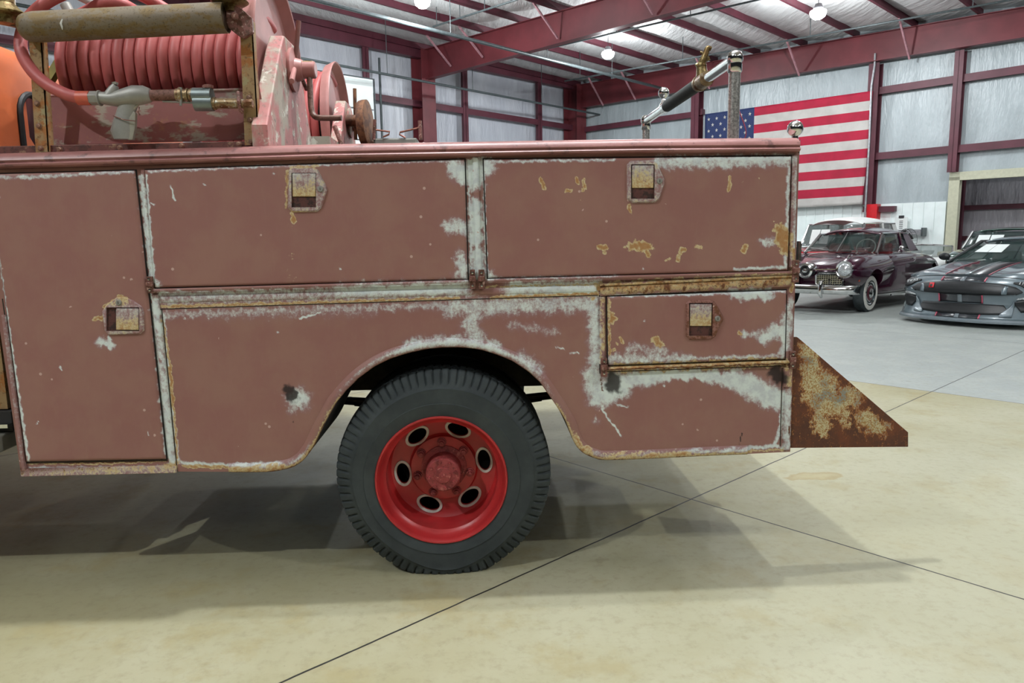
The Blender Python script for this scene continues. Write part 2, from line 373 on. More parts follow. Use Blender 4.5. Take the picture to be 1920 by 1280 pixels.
def wcol(x, y0, y1, w, dep=.3, mat='girt', zbot=None):
    a = wall_px(x, y1); b = wall_px(x, y0); mb = MB(); z0 = a[2] if zbot is None else zbot
    h = w / 2; f = .02
    mb.bbox(a[0] - h, a[0] + h, WN - dep, WN - dep + f, z0, b[2]); mb.bbox(a[0] - h, a[0] + h, WN - .03, WN - .006, z0, b[2]); mb.bbox(a[0] - .012, a[0] + .012, WN - dep, WN - .02, z0, b[2])
    return S(mb, 'column', M_[mat], wall_b, smooth=0)
wcol(1643, 122, 200, .32, .34, zbot=2.25); wcol(1798, 98, 200, .24, .28, zbot=DH + .16); wcol(1311, 165, 250, .34, .34, zbot=2.2)
a = wall_px(1643, 383)
mb = MB(); mb.bbox(a[0] - .16, a[0] + .16, WN - .34, WN - .005, 0, 2.25); S(mb, 'column_base', [M_['red']], wall_b, smooth=0, label='bright red painted foot of the column')
# endwall rafter (tapered I-beam)
def ibeam(name, n, top, bot, fw, mat, parent):
    mb = MB()
    for i in range(len(top) - 1):
        (d0, t0), (d1, t1) = top[i], top[i + 1]
        def zb(d):
            for j in range(len(bot) - 1):
                if bot[j][0] <= d <= bot[j + 1][0]:
                    f = (d - bot[j][0]) / (bot[j + 1][0] - bot[j][0]); return bot[j][1] * (1 - f) + bot[j + 1][1] * f
            return bot[-1][1]
        mb.bbox(d0, d1, n - .01, n + .01, zb(d0), t0, zb(d1), t1)
        mb.bbox(d0, d1, n - fw / 2, n + fw / 2, t0 - .02, t0, t1 - .02, t1)
        mb.bbox(d0, d1, n - fw / 2, n + fw / 2, zb(d0) - .02, zb(d0), zb(d1) - .02, zb(d1))
    return S(mb, name, M_[mat], parent, smooth=0)
def sheet(mb, fn, ds, ns, th=.05):
    vs = [BW(d, n, fn(d, n)) for n in ns for d in ds]; m = len(ds)
    fs = [(i * m + k, i * m + k + 1, (i + 1) * m + k + 1, (i + 1) * m + k) for i in range(len(ns) - 1) for k in range(m - 1)]
    mb.add(vs, fs)
pur = [-22.3 + 1.72 * i for i in range(22)]
def sag(d, n):
    f = (d - pur[0]) / 1.72; f -= math.floor(f); return roofz(d, n) - .07 * math.sin(PI * f) + .012 * math.sin(n * 3.1 + d * 7)
mb = MB(); sheet(mb, sag, [WL - .3 + .172 * i for i in range(214)], [-12 + .74 * i for i in range(51)])
ceil = S(mb, 'ceiling', M_['roofins'], smooth=60)
mb = MB(); mb.bbox(WL - .3, 14, -13, WN + 5, 8.75, 8.85, 8.2, 8.3); S(mb, 'roof_deck', M_['dark'], ceil, smooth=0)
for d in pur:
    if d > 8: break
    mb = MB()
    n0 = -8
    h = .23
    def P(dd, n, z): return BW(dd, n, roofz(dd, n) + z)
    for (da, db, za, zb_) in ((-.006, .006, -h, .0), (-.006, .075, -h - .008, -h + .002), (-.075, .006, -.02, -.01)):
        mb.hexa([P(d + da, n0, za), P(d + db, n0, za), P(d + db, WN, za), P(d + da, WN, za), P(d + da, n0, zb_), P(d + db, n0, zb_), P(d + db, WN, zb_), P(d + da, WN, zb_)])
    S(mb, 'purlin', M_['steel'], ceil, smooth=0)
def topz(n): return [(WL + .1, roofz(WL, n) - .25), (9, roofz(9, n) - .25)]
ibeam('rafter', 24.2, topz(24.2), [(WL, 6.97), (-19, 6.93), (-12.2, 6.68), (-5.7, 6.50), (9, 6.2)], .25, 'steelb', ceil)
ibeam('rafter', 16.1, topz(16.1), [(WL, 7.13), (WL + .25, 7.14), (-19.55, 7.38), (-15.5, 7.32), (-11.7, 7.17), (-10.3, 7.1), (9, 6.75)], .25, 'steelb', ceil)
ibeam('rafter', 8.1, topz(8.1), [(WL, 7.35), (WL + .25, 7.36), (-19.5, 7.6), (-10.3, 7.35), (9, 7.0)], .25, 'steelb', ceil)
for n, dw in ((16.1, .55), (24.2, .7), (8.1, .55)):
    mb = MB(); z = roofz(WL, n) - .26
    mb.bbox(WL - .1, WL + dw, n - .01, n + .01, 0, z); mb.bbox(WL + dw - .02, WL + dw, n - .3, n + .3, 0, z if n < 24 else z); mb.bbox(WL - .1, WL - .08, n - .3, n + .3, 0, z)
    S(mb, 'column', M_['steelb'], wall_l, smooth=0)
for x in (682, 866, 1006):
    n = dn(onD(x, 150, WL))[1]; mb = MB(); z = 8.1
    mb.bbox(WL - .05, WL + .2, n - .02, n + .02, 0, z); mb.bbox(WL + .18, WL + .2, n - .12, n + .12, 0, z); S(mb, 'column', M_['girt'], wall_l, smooth=0)
for z0, z1 in ((6.25, 6.05), (3.6, 3.5)):
    mb = MB(); mb.hexa([BW(WL, -6, z0 + .3), BW(WL + .18, -6, z0 + .3), BW(WL + .18, WN, z1), BW(WL, WN, z1), BW(WL, -6, z0 + .52), BW(WL + .18, -6, z0 + .52), BW(WL + .18, WN, z1 + .22), BW(WL, WN, z1 + .22)])
    S(mb, 'girt', M_['girt'], wall_l, smooth=0)
mb = MB(); mb.hexa([BW(WL, -6, 8.2), BW(WL + .25, -6, 8.2), BW(WL + .25, WN, 7.8), BW(WL, WN, 7.8), BW(WL, -6, 8.72), BW(WL + .25, -6, 8.72), BW(WL + .25, WN, 8.06), BW(WL, WN, 8.06)])
S(mb, 'eave_strut', M_['girt'], wall_l, smooth=0)
# flange braces
for n, nn in ((16.1, 15.0), (24.2, 23.1)):
    for i in (1, 2, 4, 6, 8, 10, 12):
        d = pur[i]; zb = {16.1: 7.3, 24.2: 6.85}[n] - .035 * max(0, (d + 19.5)) * .9
        mb = MB(); mb.beam(BW(d, n - .1, zb), BW(d, nn, roofz(d, nn) - .22), .05, .05); S(mb, 'brace', M_['brace'], ceil, smooth=0)
# sprinkler pipes (part of the ceiling services)
def pipe(pts, r, name, label, hang=()):
    mb = MB(); mb.tube(pts, r, 10); o = mb.build(name, M_['pipe'], None, label=label, cat='pipe', group='sprinkler pipes under the roof')
    ORG[o.name] = Vector((0, 0, 0))
    for p in hang:
        q = MB(); q.tube([p, (p[0], p[1], roofz(*dn(p)[:2]))], .012, 6); q.build('hanger_rod', M_['pipe'], o)
    return o
a, b = onZ(590, 0, 7.0), onZ(1243, 166, 7.0)
L = lambda a, b, f: tuple(np.array(a) * (1 - f) + np.array(b) * f)
pipe([L(a, b, -1.2), b], .05, 'sprinkler_main', 'thick dark sprinkler main running under the main rafter towards the far corner', [L(a, b, f) for f in (-.2, .28, .55, .78)])
a, b = onZ(542, 105, 6.6), onZ(1146, 219, 6.6)
pipe([L(a, b, -.8), b], .04, 'sprinkler_pipe', 'lower dark pipe hung level in front of the left wall columns', [L(a, b, f) for f in (-.1, .22, .46, .7, .99)])
for (p, q, z, e, lb) in (((914, 117), (1320, 23), 7.62, .8, 'thin dark branch pipe just behind the main red rafter'), ((1059, 152), (1883, 2), 7.2, .6, 'thin dark branch pipe crossing in front of the far rafter, below the two small lamps'),
                         ((812, 50), (967, 0), 7.75, 3, 'thin dark branch pipe before the main red rafter, left of its top')):
    a, b = onZ(*p, z), onZ(*q, z); pipe([a, L(a, b, 1 + e)], .028, 'branch_pipe', lb, [L(a, b, f) for f in (.05, .35, .65, .95)])
# lamps in view
M_['lampglow'] = NT('lamp_lens').m
_b = M_['lampglow'].node_tree.nodes['Principled BSDF']; _b.inputs['Emission Color'].default_value = (.93, .98, 1, 1); _b.inputs['Emission Strength'].default_value = 30
M_['lampcase'] = flat('lamp_housing', srgb(150, 150, 155), .4)
for (x, y, z, lb) in ((1534, 24, 7.05, 'round high bay lamp glowing above the flag wall, rightmost of the lamps'), (1140, 101, 7.2, 'round high bay lamp glowing over the far corner, smallest of the lamps'),
                      (792, 3, 7.45, 'round high bay lamp glowing at the top edge left of the main rafter')):
    p = onZ(x, y, z); e = empty('high_bay_light', (p[0], p[1], p[2]), lb, 'ceiling light', 'high bay lights under the roof')
    mb = MB(); mb.lathe([(.02, .07), (.10, .07), (.13, .09), (.13, .12), (.10, .16), (.08, .22), (.02, .24)], p, (0, 0, 1), 24); mb.build('housing', M_['lampcase'], e)
    mb = MB(); mb.lathe([(.001, -.17), (.10, -.15), (.18, -.09), (.21, .0), (.20, .05), (.001, .06)], p, (0, 0, 1), 24); mb.build('lens', M_['lampglow'], e)
    mb = MB(); mb.tube([(p[0], p[1], p[2] + .24), (p[0], p[1], roofz(*dn(p)[:2]) - .01)], .008, 6); mb.build('hanging_rod', M_['pipe'], e)
    lamp((p[0], p[1], p[2] - .30), 900, .08)
# flag
def bil(c, u, v):
    a, b, d, e = [np.array(q) for q in c]; return (a * (1 - u) + b * u) * (1 - v) + (d * (1 - u) + e * u) * v
FL = [onN(1322, 214, WN - .40), onN(1637, 170, WN - .40), onN(1321, 399, WN - .32), onN(1617, 383, WN - .36)]
def flagp(u, v, off=0):
    p = bil(FL, u, v); w = .03 * math.sin(u * 9 + v * 4) * v + .012 * math.sin(u * 31 + v * 17) * v; return tuple(p - NV * (w + off))
M_['flagred'] = flat('flag_red', srgb(170, 22, 56), .75, vary=.08, scale=2); M_['flagwhite'] = flat('flag_white', srgb(192, 188, 184), .75, vary=.06, scale=2); M_['flagblue'] = flat('flag_blue', srgb(34, 48, 92), .75, vary=.06)
mb = MB(); NU = 60; cu = 20                       # canton is a third of the width
for i in range(12):
    for j in range(3):
        v0, v1 = (i + j / 3) / 12, (i + (j + 1) / 3) / 12
        for k in range(NU):
            mb.k = 2 if (i < 7 and k < cu) else (0 if i % 2 == 0 else 1)
            u0, u1 = k / NU, (k + 1) / NU
            mb.add([flagp(u0, v1), flagp(u1, v1), flagp(u1, v0), flagp(u0, v0)], [(0, 1, 2, 3)])
mb.k = 1
for r in range(9):
    for c in range(11):
        if (r + c) % 2: continue
        u, v = (c + 1) / 12 * cu / NU, (r + 1) / 10 * 7 / 12; sv = .0205; su = sv * .56
        pts = [flagp(u + su * (1 if q % 2 == 0 else .4) * math.sin(PI * q / 5), v - sv * (1 if q % 2 == 0 else .4) * math.cos(PI * q / 5), .012) for q in range(10)]
        b = [flagp(u, v, .012)]
        mb.add(b + pts, [(0, 1 + q, 1 + (q + 1) % 10) for q in range(10)])
flag = mb.build('american_flag', [M_['flagred'], M_['flagwhite'], M_['flagblue']], None, smooth=30, label='large american flag hung flat on the back wall between two columns', cat='flag')
flag.modifiers.new('thick', 'SOLIDIFY').thickness = .004
# conduit beside the flag column, little things on the wall
a = onN(1640, 75, WN - .45); mb = MB(); mb.tube([onN(1641, 100, WN - .45), onN(1640, 122, WN - .45), onN(1634, 160, WN - .45), onN(1630, 260, WN - .45), onN(1622, 400, WN - .45), (onN(1622, 400, WN - .45)[0], onN(1622, 400, WN - .45)[1], .1)], .03, 8)
mb.build('conduit', M_['greypipe'], label='thin grey conduit running down the column right of the flag', cat='conduit')
mb = MB(); a = wall_px(1640, 436); b = wall_px(1735, 440); mb.bbox(a[0], b[0], WN - .35, WN - .12, a[2] - .08, a[2] + .08)
e = mb.build('wall_rack_bar', M_['greypipe'], label='white horizontal metal bar fixed low on the liner wall behind the fan', cat='rack', smooth=0); ORG[e.name] = Vector((0, 0, 0))
mb = MB(); mb.bbox(b[0], b[0] + .05, WN - .4, WN - .05, a[2] - .13, a[2] + .13); mb.build('end_plate', M_['pipe'], e, smooth=0)
# paper notice hanging on liner
p0 = wall_px(1693, 425)
M_['paper'] = flat('white_paper', srgb(226, 232, 230), .7, vary=.02); M_['ink'] = flat('black_ink', srgb(40, 40, 44), .7)
mb = MB(); mb.bbox(p0[0] - .2, p0[0] + .18, WN - .16, WN - .15, p0[2] - .18, p0[2] + .3)
e = mb.build('wall_notice', M_['paper'], label='white paper notice with black clip hanging on the liner above the fan', cat='notice', smooth=0); ORG[e.name] = Vector((0, 0, 0))
mb = MB(); mb.bbox(p0[0] - .08, p0[0] + .07, WN - .18, WN - .145, p0[2] + .27, p0[2] + .35); mb.build('clip', M_['ink'], e, smooth=0)
mb = MB()
for i in range(5): mb.bbox(p0[0] - .06, p0[0] + .05, WN - .163, WN - .16, p0[2] - .05 + i * .055, p0[2] - .03 + i * .055)
mb.build('print_lines', M_['ink'], e, smooth=0)
# white scissor-lift like panel frame on left wall
p = dn(onD(640, 142, WL + 1.2)); q = dn(onD(697, 150, WL + 1.2)); r = dn(onD(690, 260, WL + 1.2))
e = empty('white_panel_door', BW(WL + 1.2, q[1], 0), 'tall white panelled folding door stored against the left wall, steel rods at its edge', 'door panel')
n0 = q[1] - 5.0
for i, (z0, z1) in enumerate(((q[2] - .95, q[2]), (q[2] - 1.95, q[2] - 1.0), (q[2] - 2.95, q[2] - 2.0), (q[2] - 3.95, q[2] - 3.0), (.05, q[2] - 4.0))):
    mb = MB(); mb.bbox(WL + 1.15, WL + 1.25, n0, q[1], z0, z1); mb.build('panel', M_['liner'], e, smooth=0)
mb = MB(); mb.tube([BW(WL + 1.2, n0, q[2] + .03), BW(WL + 1.2, q[1] + .08, q[2] + .03), BW(WL + 1.2, q[1] + .1, 0)], .035, 8); mb.build('frame_tube', M_['pipe'], e)
mb = MB(); mb.tube([BW(WL + 1.2, q[1] + .3, 0), BW(WL + 1.2, q[1] + .32, q[2] + .75)], .04, 8); mb.build('upright', M_['pipe'], e)
# ---------------------------------------------------------------- the fire truck
YS = 2.83
truck = empty('fire_truck', (-.3, 4.0, 0), 'old utility bodied fire truck in faded worn maroon paint with hose reels on top', 'truck')
# wear strokes in side-view pixels: channel, points, radius, strength
ST = []
def w(ch, pts, r, s=1.0): ST.append((ch, np.array(pts, float), r, s))
w(0, [(300, 561), (600, 553), (690, 549)], 12, .52); w(0, [(300, 552), (640, 544)], 6, .6)
for a in ([(640, 547), (870, 541)], [(955, 545), (1112, 537)]): w(0, a, 14, .7)
w(0, [(690, 545), (850, 540)], 9, .9); w(0, [(960, 535), (1020, 541), (1115, 546)], 8, .9)
w(0, [(889, 312), (892, 338)], 14, 1); w(0, [(891, 385), (894, 450)], 10, 1); w(0, [(896, 475), (898, 515)], 10, .95)
w(0, [(866, 325)], 16, .95); w(0, [(850, 314), (868, 335)], 11, .8); w(0, [(845, 424), (872, 426)], 12, .7); w(0, [(864, 480), (872, 518)], 10, .72); w(0, [(858, 515)], 8, .6)
w(0, [(908, 312)], 15, .95); w(0, [(920, 304), (1060, 301), (1150, 301)], 4, .62); w(0, [(1235, 304), (1330, 305), (1400, 302), (1478, 299)], 11, .66); w(0, [(1270, 300), (1480, 296)], 5, .9)
w(0, [(1477, 300), (1474, 400), (1470, 495)], 5, .7); w(0, [(918, 517)], 9, .75); w(0, [(930, 521), (1160, 517)], 4, .5); w(0, [(1375, 505), (1470, 500)], 4, .75)
w(0, [(1432, 452)], 8, .7); w(0, [(1446, 455)], 7, .6)
w(0, [(1490, 300), (1486, 520)], 5, .6); w(0, [(1480, 560), (1474, 640)], 6, .7); w(0, [(1477, 735), (1474, 835)], 7, .75)
w(0, [(306, 590), (600, 580), (1120, 563)], 7, .5); w(0, [(380, 588), (700, 582)], 12, .36); w(0, [(840, 578), (1000, 572), (1110, 570)], 15, .62)
w(0, [(895, 580), (880, 610), (900, 640)], 14, .62); w(0, [(1112, 568), (1117, 640), (1115, 700)], 12, .68); w(0, [(1112, 700), (1119, 745)], 16, .78); w(0, [(1122, 755)], 10, .8); w(0, [(1117, 790)], 6, .55)
w(0, [(770, 644), (860, 638), (930, 650)], 10, .62); w(0, [(980, 668), (1010, 695)], 10, .6); w(0, [(960, 610), (1040, 622)], 8, .42)
w(0, [(1134, 735), (1160, 722)], 20, 1); w(0, [(1150, 722), (1190, 712), (1230, 706)], 12, 1); w(0, [(1220, 705), (1300, 701), (1350, 708)], 8, 1); w(0, [(1340, 707), (1385, 713)], 11, 1); w(0, [(1380, 713), (1410, 724)], 16, 1); w(0, [(1410, 726), (1440, 742), (1456, 748)], 17, 1.0)
w(0, [(1145, 554), (1300, 551), (1470, 545)], 4, .7); w(0, [(1375, 551), (1440, 551)], 9, .85); w(0, [(1430, 630), (1475, 612)], 12, .8); w(0, [(1390, 625), (1440, 628)], 6, .6); w(0, [(1470, 590), (1466, 665)], 7, .68)
w(0, [(1145, 672), (1285, 671)], 9, .62); w(0, [(1290, 671), (1465, 666)], 5, .6); w(0, [(1180, 650), (1245, 658)], 9, .5)
w(0, [(1280, 846), (1380, 842), (1458, 836)], 5, .8); w(0, [(1466, 770), (1461, 815), (1452, 832)], 4, .85)
w(0, [(-10, 333), (60, 333), (250, 322)], 5, .6); w(0, [(-5, 450), (20, 615), (38, 735), (57, 862)], 4, .85); w(0, [(262, 330), (288, 600), (313, 858)], 2.6, .85)
w(0, [(282, 322), (500, 312), (860, 301)], 4, .55); w(0, [(277, 330), (292, 530)], 3, .85); w(0, [(298, 535)], 6, .8)
w(0, [(266, 335), (276, 420), (287, 525)], 6, .78); w(0, [(291, 560), (299, 620)], 6, .95); w(0, [(299, 620), (310, 740)], 6, .75); w(0, [(310, 740), (324, 872)], 7, .88)
w(0, [(55, 878), (190, 878), (310, 876)], 5, .7); w(0, [(306, 590), (315, 700), (333, 862)], 5, .72); w(0, [(340, 868), (430, 872), (530, 868)], 5, .75)
w(0, [(560, 748)], 17, .86); w(0, [(572, 750)], 9, .8); w(0, [(547, 765)], 9, .6); w(0, [(536, 745)], 7, .6)
w(0, [(193, 641), (208, 644)], 8, .72); w(0, [(209, 630), (209, 652)], 4, .8)
w(0, [(878, 300), (883, 520)], 2.5, .8); w(0, [(906, 300), (913, 518)], 2.5, .85)
for p in ([(322, 348), (331, 376)], [(286, 380), (292, 384)], [(1128, 765), (1165, 818)], [(1160, 760), (1178, 762)], [(600, 585), (560, 598)], [(1070, 662), (1086, 662)], [(116, 686), (120, 694)], [(72, 793), (76, 788)], [(279, 806), (282, 814)], [(1042, 652), (1056, 654)]): w(0, p, 2.0, .9)
for x, y in ((514, 325), (385, 347), (346, 597), (391, 597), (1204, 503), (1245, 722), (1362, 312), (3, 370), (520, 623), (640, 505), (1207, 600)): w(0, [(x, y)], 3.2, .8)
# rust (channel 1)
for p, r, s in (([(1014, 336), (1019, 354)], 4.5, .95), ([(1081, 336), (1082, 344)], 4, .9), ([(1094, 336), (1095, 352)], 4, .85), ([(1060, 357), (1070, 357)], 4.5, .8), ([(1091, 358)], 4, .8), ([(1088, 376)], 3, .5),
                ([(1122, 464), (1136, 463)], 5.5, .85), ([(1132, 473)], 4.5, .8), ([(1181, 462), (1213, 461)], 7, .9), ([(1208, 468), (1215, 478)], 5, .85), ([(1170, 463)], 4, .6), ([(1270, 488), (1275, 468), (1282, 467)], 5, .9), ([(1246, 488), (1258, 482)], 4, .55),
                ([(1302, 463), (1312, 463)], 4.5, .6), ([(1392, 470), (1397, 460)], 5.5, .85), ([(1463, 435), (1470, 462)], 11, .95), ([(1474, 440)], 8, .8), ([(1367, 332), (1364, 356)], 4, .85), ([(1391, 342)], 3, .5), ([(1422, 334)], 3.5, .5), ([(1443, 393)], 2.5, .7), ([(1448, 416)], 2.5, .5),
                ([(1178, 384), (1181, 398)], 4, .9), ([(548, 400), (552, 414)], 4.5, .95), ([(538, 390), (540, 320)], 3, .7), ([(545, 314), (597, 312)], 3.5, .6), ([(180, 597), (194, 596)], 5.5, .9), ([(198, 575), (228, 552), (262, 575)], 3, .75), ([(272, 612)], 4, .7),
                ([(303, 575), (600, 567), (860, 559)], 3.5, .78), ([(920, 558), (1120, 551)], 4, .85), ([(900, 538), (1120, 533)], 3, .55), ([(1128, 540), (1300, 532), (1480, 522)], 9, .8), ([(1150, 690), (1300, 684), (1470, 678)], 7, .78),
                ([(1129, 562), (1130, 640), (1128, 680)], 5, .62), ([(1141, 560), (1142, 665)], 3, .75), ([(1143, 588), (1146, 600)], 6, .9), ([(1228, 640), (1236, 643)], 7, .9), ([(1163, 632), (1166, 640)], 4, .8), ([(1149, 655)], 4.5, .85), ([(1156, 644)], 3, .8), ([(1384, 624)], 5, .75),
                ([(45, 884), (180, 884), (325, 881)], 5, .75), ([(305, 602), (321, 700), (332, 860)], 2.5, .8), ([(318, 690), (324, 760)], 4, .85), ([(345, 874), (430, 876), (535, 871)], 4, .8), ([(50, 868), (180, 870), (310, 864)], 2.5, .7),
                ([(1062, 790), (1084, 828), (1110, 845)], 4, .8), ([(1130, 850), (1290, 848)], 4, .72), ([(1300, 850), (1470, 843)], 3, .6), ([(322, 875)], 9, .8), ([(285, 540)], 8, .6), ([(1112, 560)], 5, .7), ([(1487, 470), (1484, 545)], 4, .8), ([(1474, 690), (1480, 720)], 5, .6)): w(1, p, r, s)
w(1, [(548, 430), (548, 535)], 9, .22); w(1, [(1181, 405), (1178, 450)], 7, .15)
# brown grime (channel 2)
for p, r, s in (([(1125, 547), (1300, 539), (1480, 529)], 4, .7), ([(1140, 692), (1300, 687), (1480, 680)], 3, .7), ([(120, 868), (310, 864)], 2.5, .6), ([(42, 880), (50, 890)], 6, .6), ([(1126, 700), (1130, 730)], 4, .5), ([(1478, 800), (1478, 812)], 4, .55), ([(880, 530), (905, 545), (930, 535)], 10, .28), ([(886, 528), (905, 528)], 8, .4)): w(2, p, r, s)
w(3, [(543, 733), (546, 740)], 9, 1.15); w(3, [(553, 750)], 7, .5); w(3, [(1149, 712), (1151, 724)], 11, 1.1); w(3, [(1456, 700), (1460, 708)], 12, .95); w(3, [(1392, 812), (1386, 834)], 1.6, .9)
w(3, [(549, 790)], 3, .7)
def wear_vals(X, Y):
    out = np.zeros((len(X), 4))
    X0, Y0 = X, Y
    X = X0 + 2.6 * np.sin(Y0 * .21 + 1.3 * np.sin(X0 * .13)) + 1.5 * np.sin(X0 * .37 + Y0 * .29) + 1.2 * np.sin(Y0 * .63)
    Y = Y0 + 2.6 * np.sin(X0 * .17 + 1.1 * np.sin(Y0 * .19)) + 1.5 * np.sin(X0 * .41 - Y0 * .23) + 1.2 * np.sin(X0 * .71)
    XW, YW = X, Y
    for ch, P, r, s in ST:
        thin = r < 6; R = r * (1.3 if thin else 1.9); X, Y = (X0 * .6 + XW * .4, Y0 * .6 + YW * .4) if thin else (XW, YW)
        m = (X > P[:, 0].min() - R) & (X < P[:, 0].max() + R) & (Y > P[:, 1].min() - R) & (Y < P[:, 1].max() + R)
        if not m.any(): continue
        x, y = X[m], Y[m]; best = np.full(len(x), 1e9)
        if len(P) == 1: best = np.hypot(x - P[0, 0], y - P[0, 1])
        for i in range(len(P) - 1):
            a, b = P[i], P[i + 1]; d = b - a; t = np.clip(((x - a[0]) * d[0] + (y - a[1]) * d[1]) / (d @ d + 1e-9), 0, 1)
            best = np.minimum(best, np.hypot(x - a[0] - t * d[0], y - a[1] - t * d[1]))
        v = s * np.clip((R - best) / (R * .8), 0, 1) ** .85; cur = out[m, ch]; out[m, ch] = np.maximum(cur, v)
    return out
def set_wear(o, extra=None):
    me = o.data; n = len(me.vertices); co = np.zeros(n * 3); me.vertices.foreach_get('co', co); co = co.reshape(-1, 3) + np.array(ORG[o.name])
    X, Y = prj(np.column_stack([co[:, 0], np.full(n, YS), co[:, 2]]))
    v = wear_vals(X, Y)
    if extra: v = np.maximum(v, extra(X, Y))
    at = me.color_attributes.new('wear', 'FLOAT_COLOR', 'POINT'); at.data.foreach_set('color', v.astype(np.float32).ravel())
def poly_at(P, x):
    for (a, b) in zip(P[:-1], P[1:]):
        if a[0] <= x <= b[0]: f = (x - a[0]) / (b[0] - a[0] + 1e-9); return a[1] * (1 - f) + b[1] * f
    return P[0][1] if x < P[0][0] else P[-1][1]
def panel(name, mat, cols, Y, step, th, edge=0.0, parent=None, extra=None, er=5):
    """sheet standing in the side plane; cols = list of (top px, bottom px)"""
    H = max(abs(c[1][1] - c[0][1]) for c in cols); nr = max(2, int(H / step)); nc = len(cols); V = []
    for i, (t, b) in enumerate(cols):
        for j in range(nr + 1):
            f = j / nr; px, py = t[0] * (1 - f) + b[0] * f, t[1] * (1 - f) + b[1] * f
            y = Y
            if edge:
                q = min(i * step, (nc - 1 - i) * step, f * abs(b[1] - t[1]), (1 - f) * abs(b[1] - t[1])); q = min(1, q / er); y = Y + edge * (1 - math.sqrt(max(0, 1 - (1 - q) ** 2)))
            p = onY(px, py, YS); V.append((p[0], y, p[2]))
    N = nr + 1; Fc = [(i * N + j, i * N + j + 1, (i + 1) * N + j + 1, (i + 1) * N + j) for i in range(nc - 1) for j in range(nr)]
    ring = [i * N for i in range(nc)] + [(nc - 1) * N + j for j in range(1, N)] + [i * N + nr for i in range(nc - 2, -1, -1)] + [j for j in range(nr - 1, 0, -1)]
    b0 = len(V); V += [(V[k][0], Y + th, V[k][2]) for k in ring]; m = len(ring)
    Fc += [(ring[k], ring[(k + 1) % m], b0 + (k + 1) % m, b0 + k) for k in range(m)]
    mb = MB(); mb.add(V, Fc); o = mb.build(name, mat, parent or truck, smooth=40); set_wear(o, extra); return o
def quadcols(tl, tr, bl, br, step=2.5):
    n = int(max(tr[0] - tl[0], br[0] - bl[0]) / step); L2 = lambda a, b, f: (a[0] * (1 - f) + b[0] * f, a[1] * (1 - f) + b[1] * f)
    return [(L2(tl, tr, i / n), L2(bl, br, i / n)) for i in range(n + 1)]
TOP = [(-60, 322), (0, 318), (255, 312), (500, 303), (900, 291), (1490, 286)]
BOT = [(39, 891), (120, 889), (200, 887), (330, 884), (430, 884.5), (500, 884), (530, 880), (553, 873), (572, 859), (588, 836), (598, 815), (606, 798), (617, 778), (630, 755), (649, 732), (672, 709), (702, 687), (730, 673), (760, 663), (800, 654), (830, 651), (865, 651), (900, 655), (930, 664), (960, 676), (990, 696), (1012, 716), (1040, 756), (1052, 775), (1062, 792), (1069, 812), (1076, 828), (1085, 841), (1096, 850), (1115, 858), (1136, 861.5), (1220, 859), (1321, 854), (1400, 851), (1482, 847)]
bx = []; x = 39.0
while x < 1482:
    bx.append(x); x += 1.2 if (560 < x < 620 or 1050 < x < 1100) else 2.5
bx.append(1482)
cols = []
for x in bx:
    f = (x - 39) / (1482 - 39); xt = -44 * (1 - f) + 1499 * f
    # keep columns close to vertical: bend the top towards the true vertical
    cols.append(((xt, poly_at(TOP, xt)), (x, poly_at(BOT, x))))
panel('body_side', M_['wear'], cols, 2.832, 2.5, .03)
# wheel arch bead
def bead(pts, w0, h, name, mat, close=None):
    P = [np.array(onY(x, y, YS)) for x, y in pts]; V = []; n = len(P); prof = [(-.002, .03), (-.001, -.006), (.1, -.011), (.45, -.012), (.8, -.009), (1, 0.004)]
    for i in range(n):
        t = P[min(i + 1, n - 1)] - P[max(i - 1, 0)]; t /= np.linalg.norm(t); nn = np.array([-t[2], 0, t[0]])
        for a, y in prof: q = P[i] + nn * w0 * a; V.append((q[0], 2.832 + y, q[2]))
    m = len(prof); mb = MB(); mb.add(V, [(i * m + k, (i + 1) * m + k, (i + 1) * m + k + 1, i * m + k + 1) for i in range(n - 1) for k in range(m - 1)])
    o = mb.build(name, mat, truck, smooth=60); return o
arch = spline([(x, y, 0) for x, y in BOT if 425 < x < 1410], 5); arch = [(p.x, p.y) for p in arch]
def beadw(X, Y):
    v = np.zeros((len(X), 4)); e = np.interp(X, [p[0] for p in BOT], [p[1] for p in BOT]); q = np.clip(1 - np.abs(e - Y - 9) / 12, 0, 1)
    side = (X > 1040) | (X < 640); v[:, 0] = np.where((X > 740) & (X < 1010), .8, .58) * q; v[:, 1] = np.where(side, .62, .30) * np.clip(1 - (e - Y) / 10, 0, 1) + np.where(side, .1, 0); v[:, 2] = .55 * np.clip(1 - (e - Y) / 5, 0, 1); return v
o = bead(arch, .040, .012, 'wheel_arch_lip', M_['wear']); set_wear(o, beadw)
# bottom lip under the tall door
mb = MB(); a, b = onY(39, 878, YS), onY(332, 872, YS); c, d = onY(42, 892, YS), onY(332, 885, YS)
mb.hexa([(c[0], 2.818, c[2]), (d[0], 2.818, d[2]), (d[0], 2.86, d[2]), (c[0], 2.86, c[2]), (a[0], 2.822, a[2]), (b[0], 2.822, b[2]), (b[0], 2.86, b[2]), (a[0], 2.86, a[2])])
o = mb.build('bottom_lip', M_['wear'], truck, bevel=.003); set_wear(o, lambda X, Y: np.column_stack([np.full(len(X), .42), np.full(len(X), .33), np.full(len(X), .18), np.zeros(len(X))]))
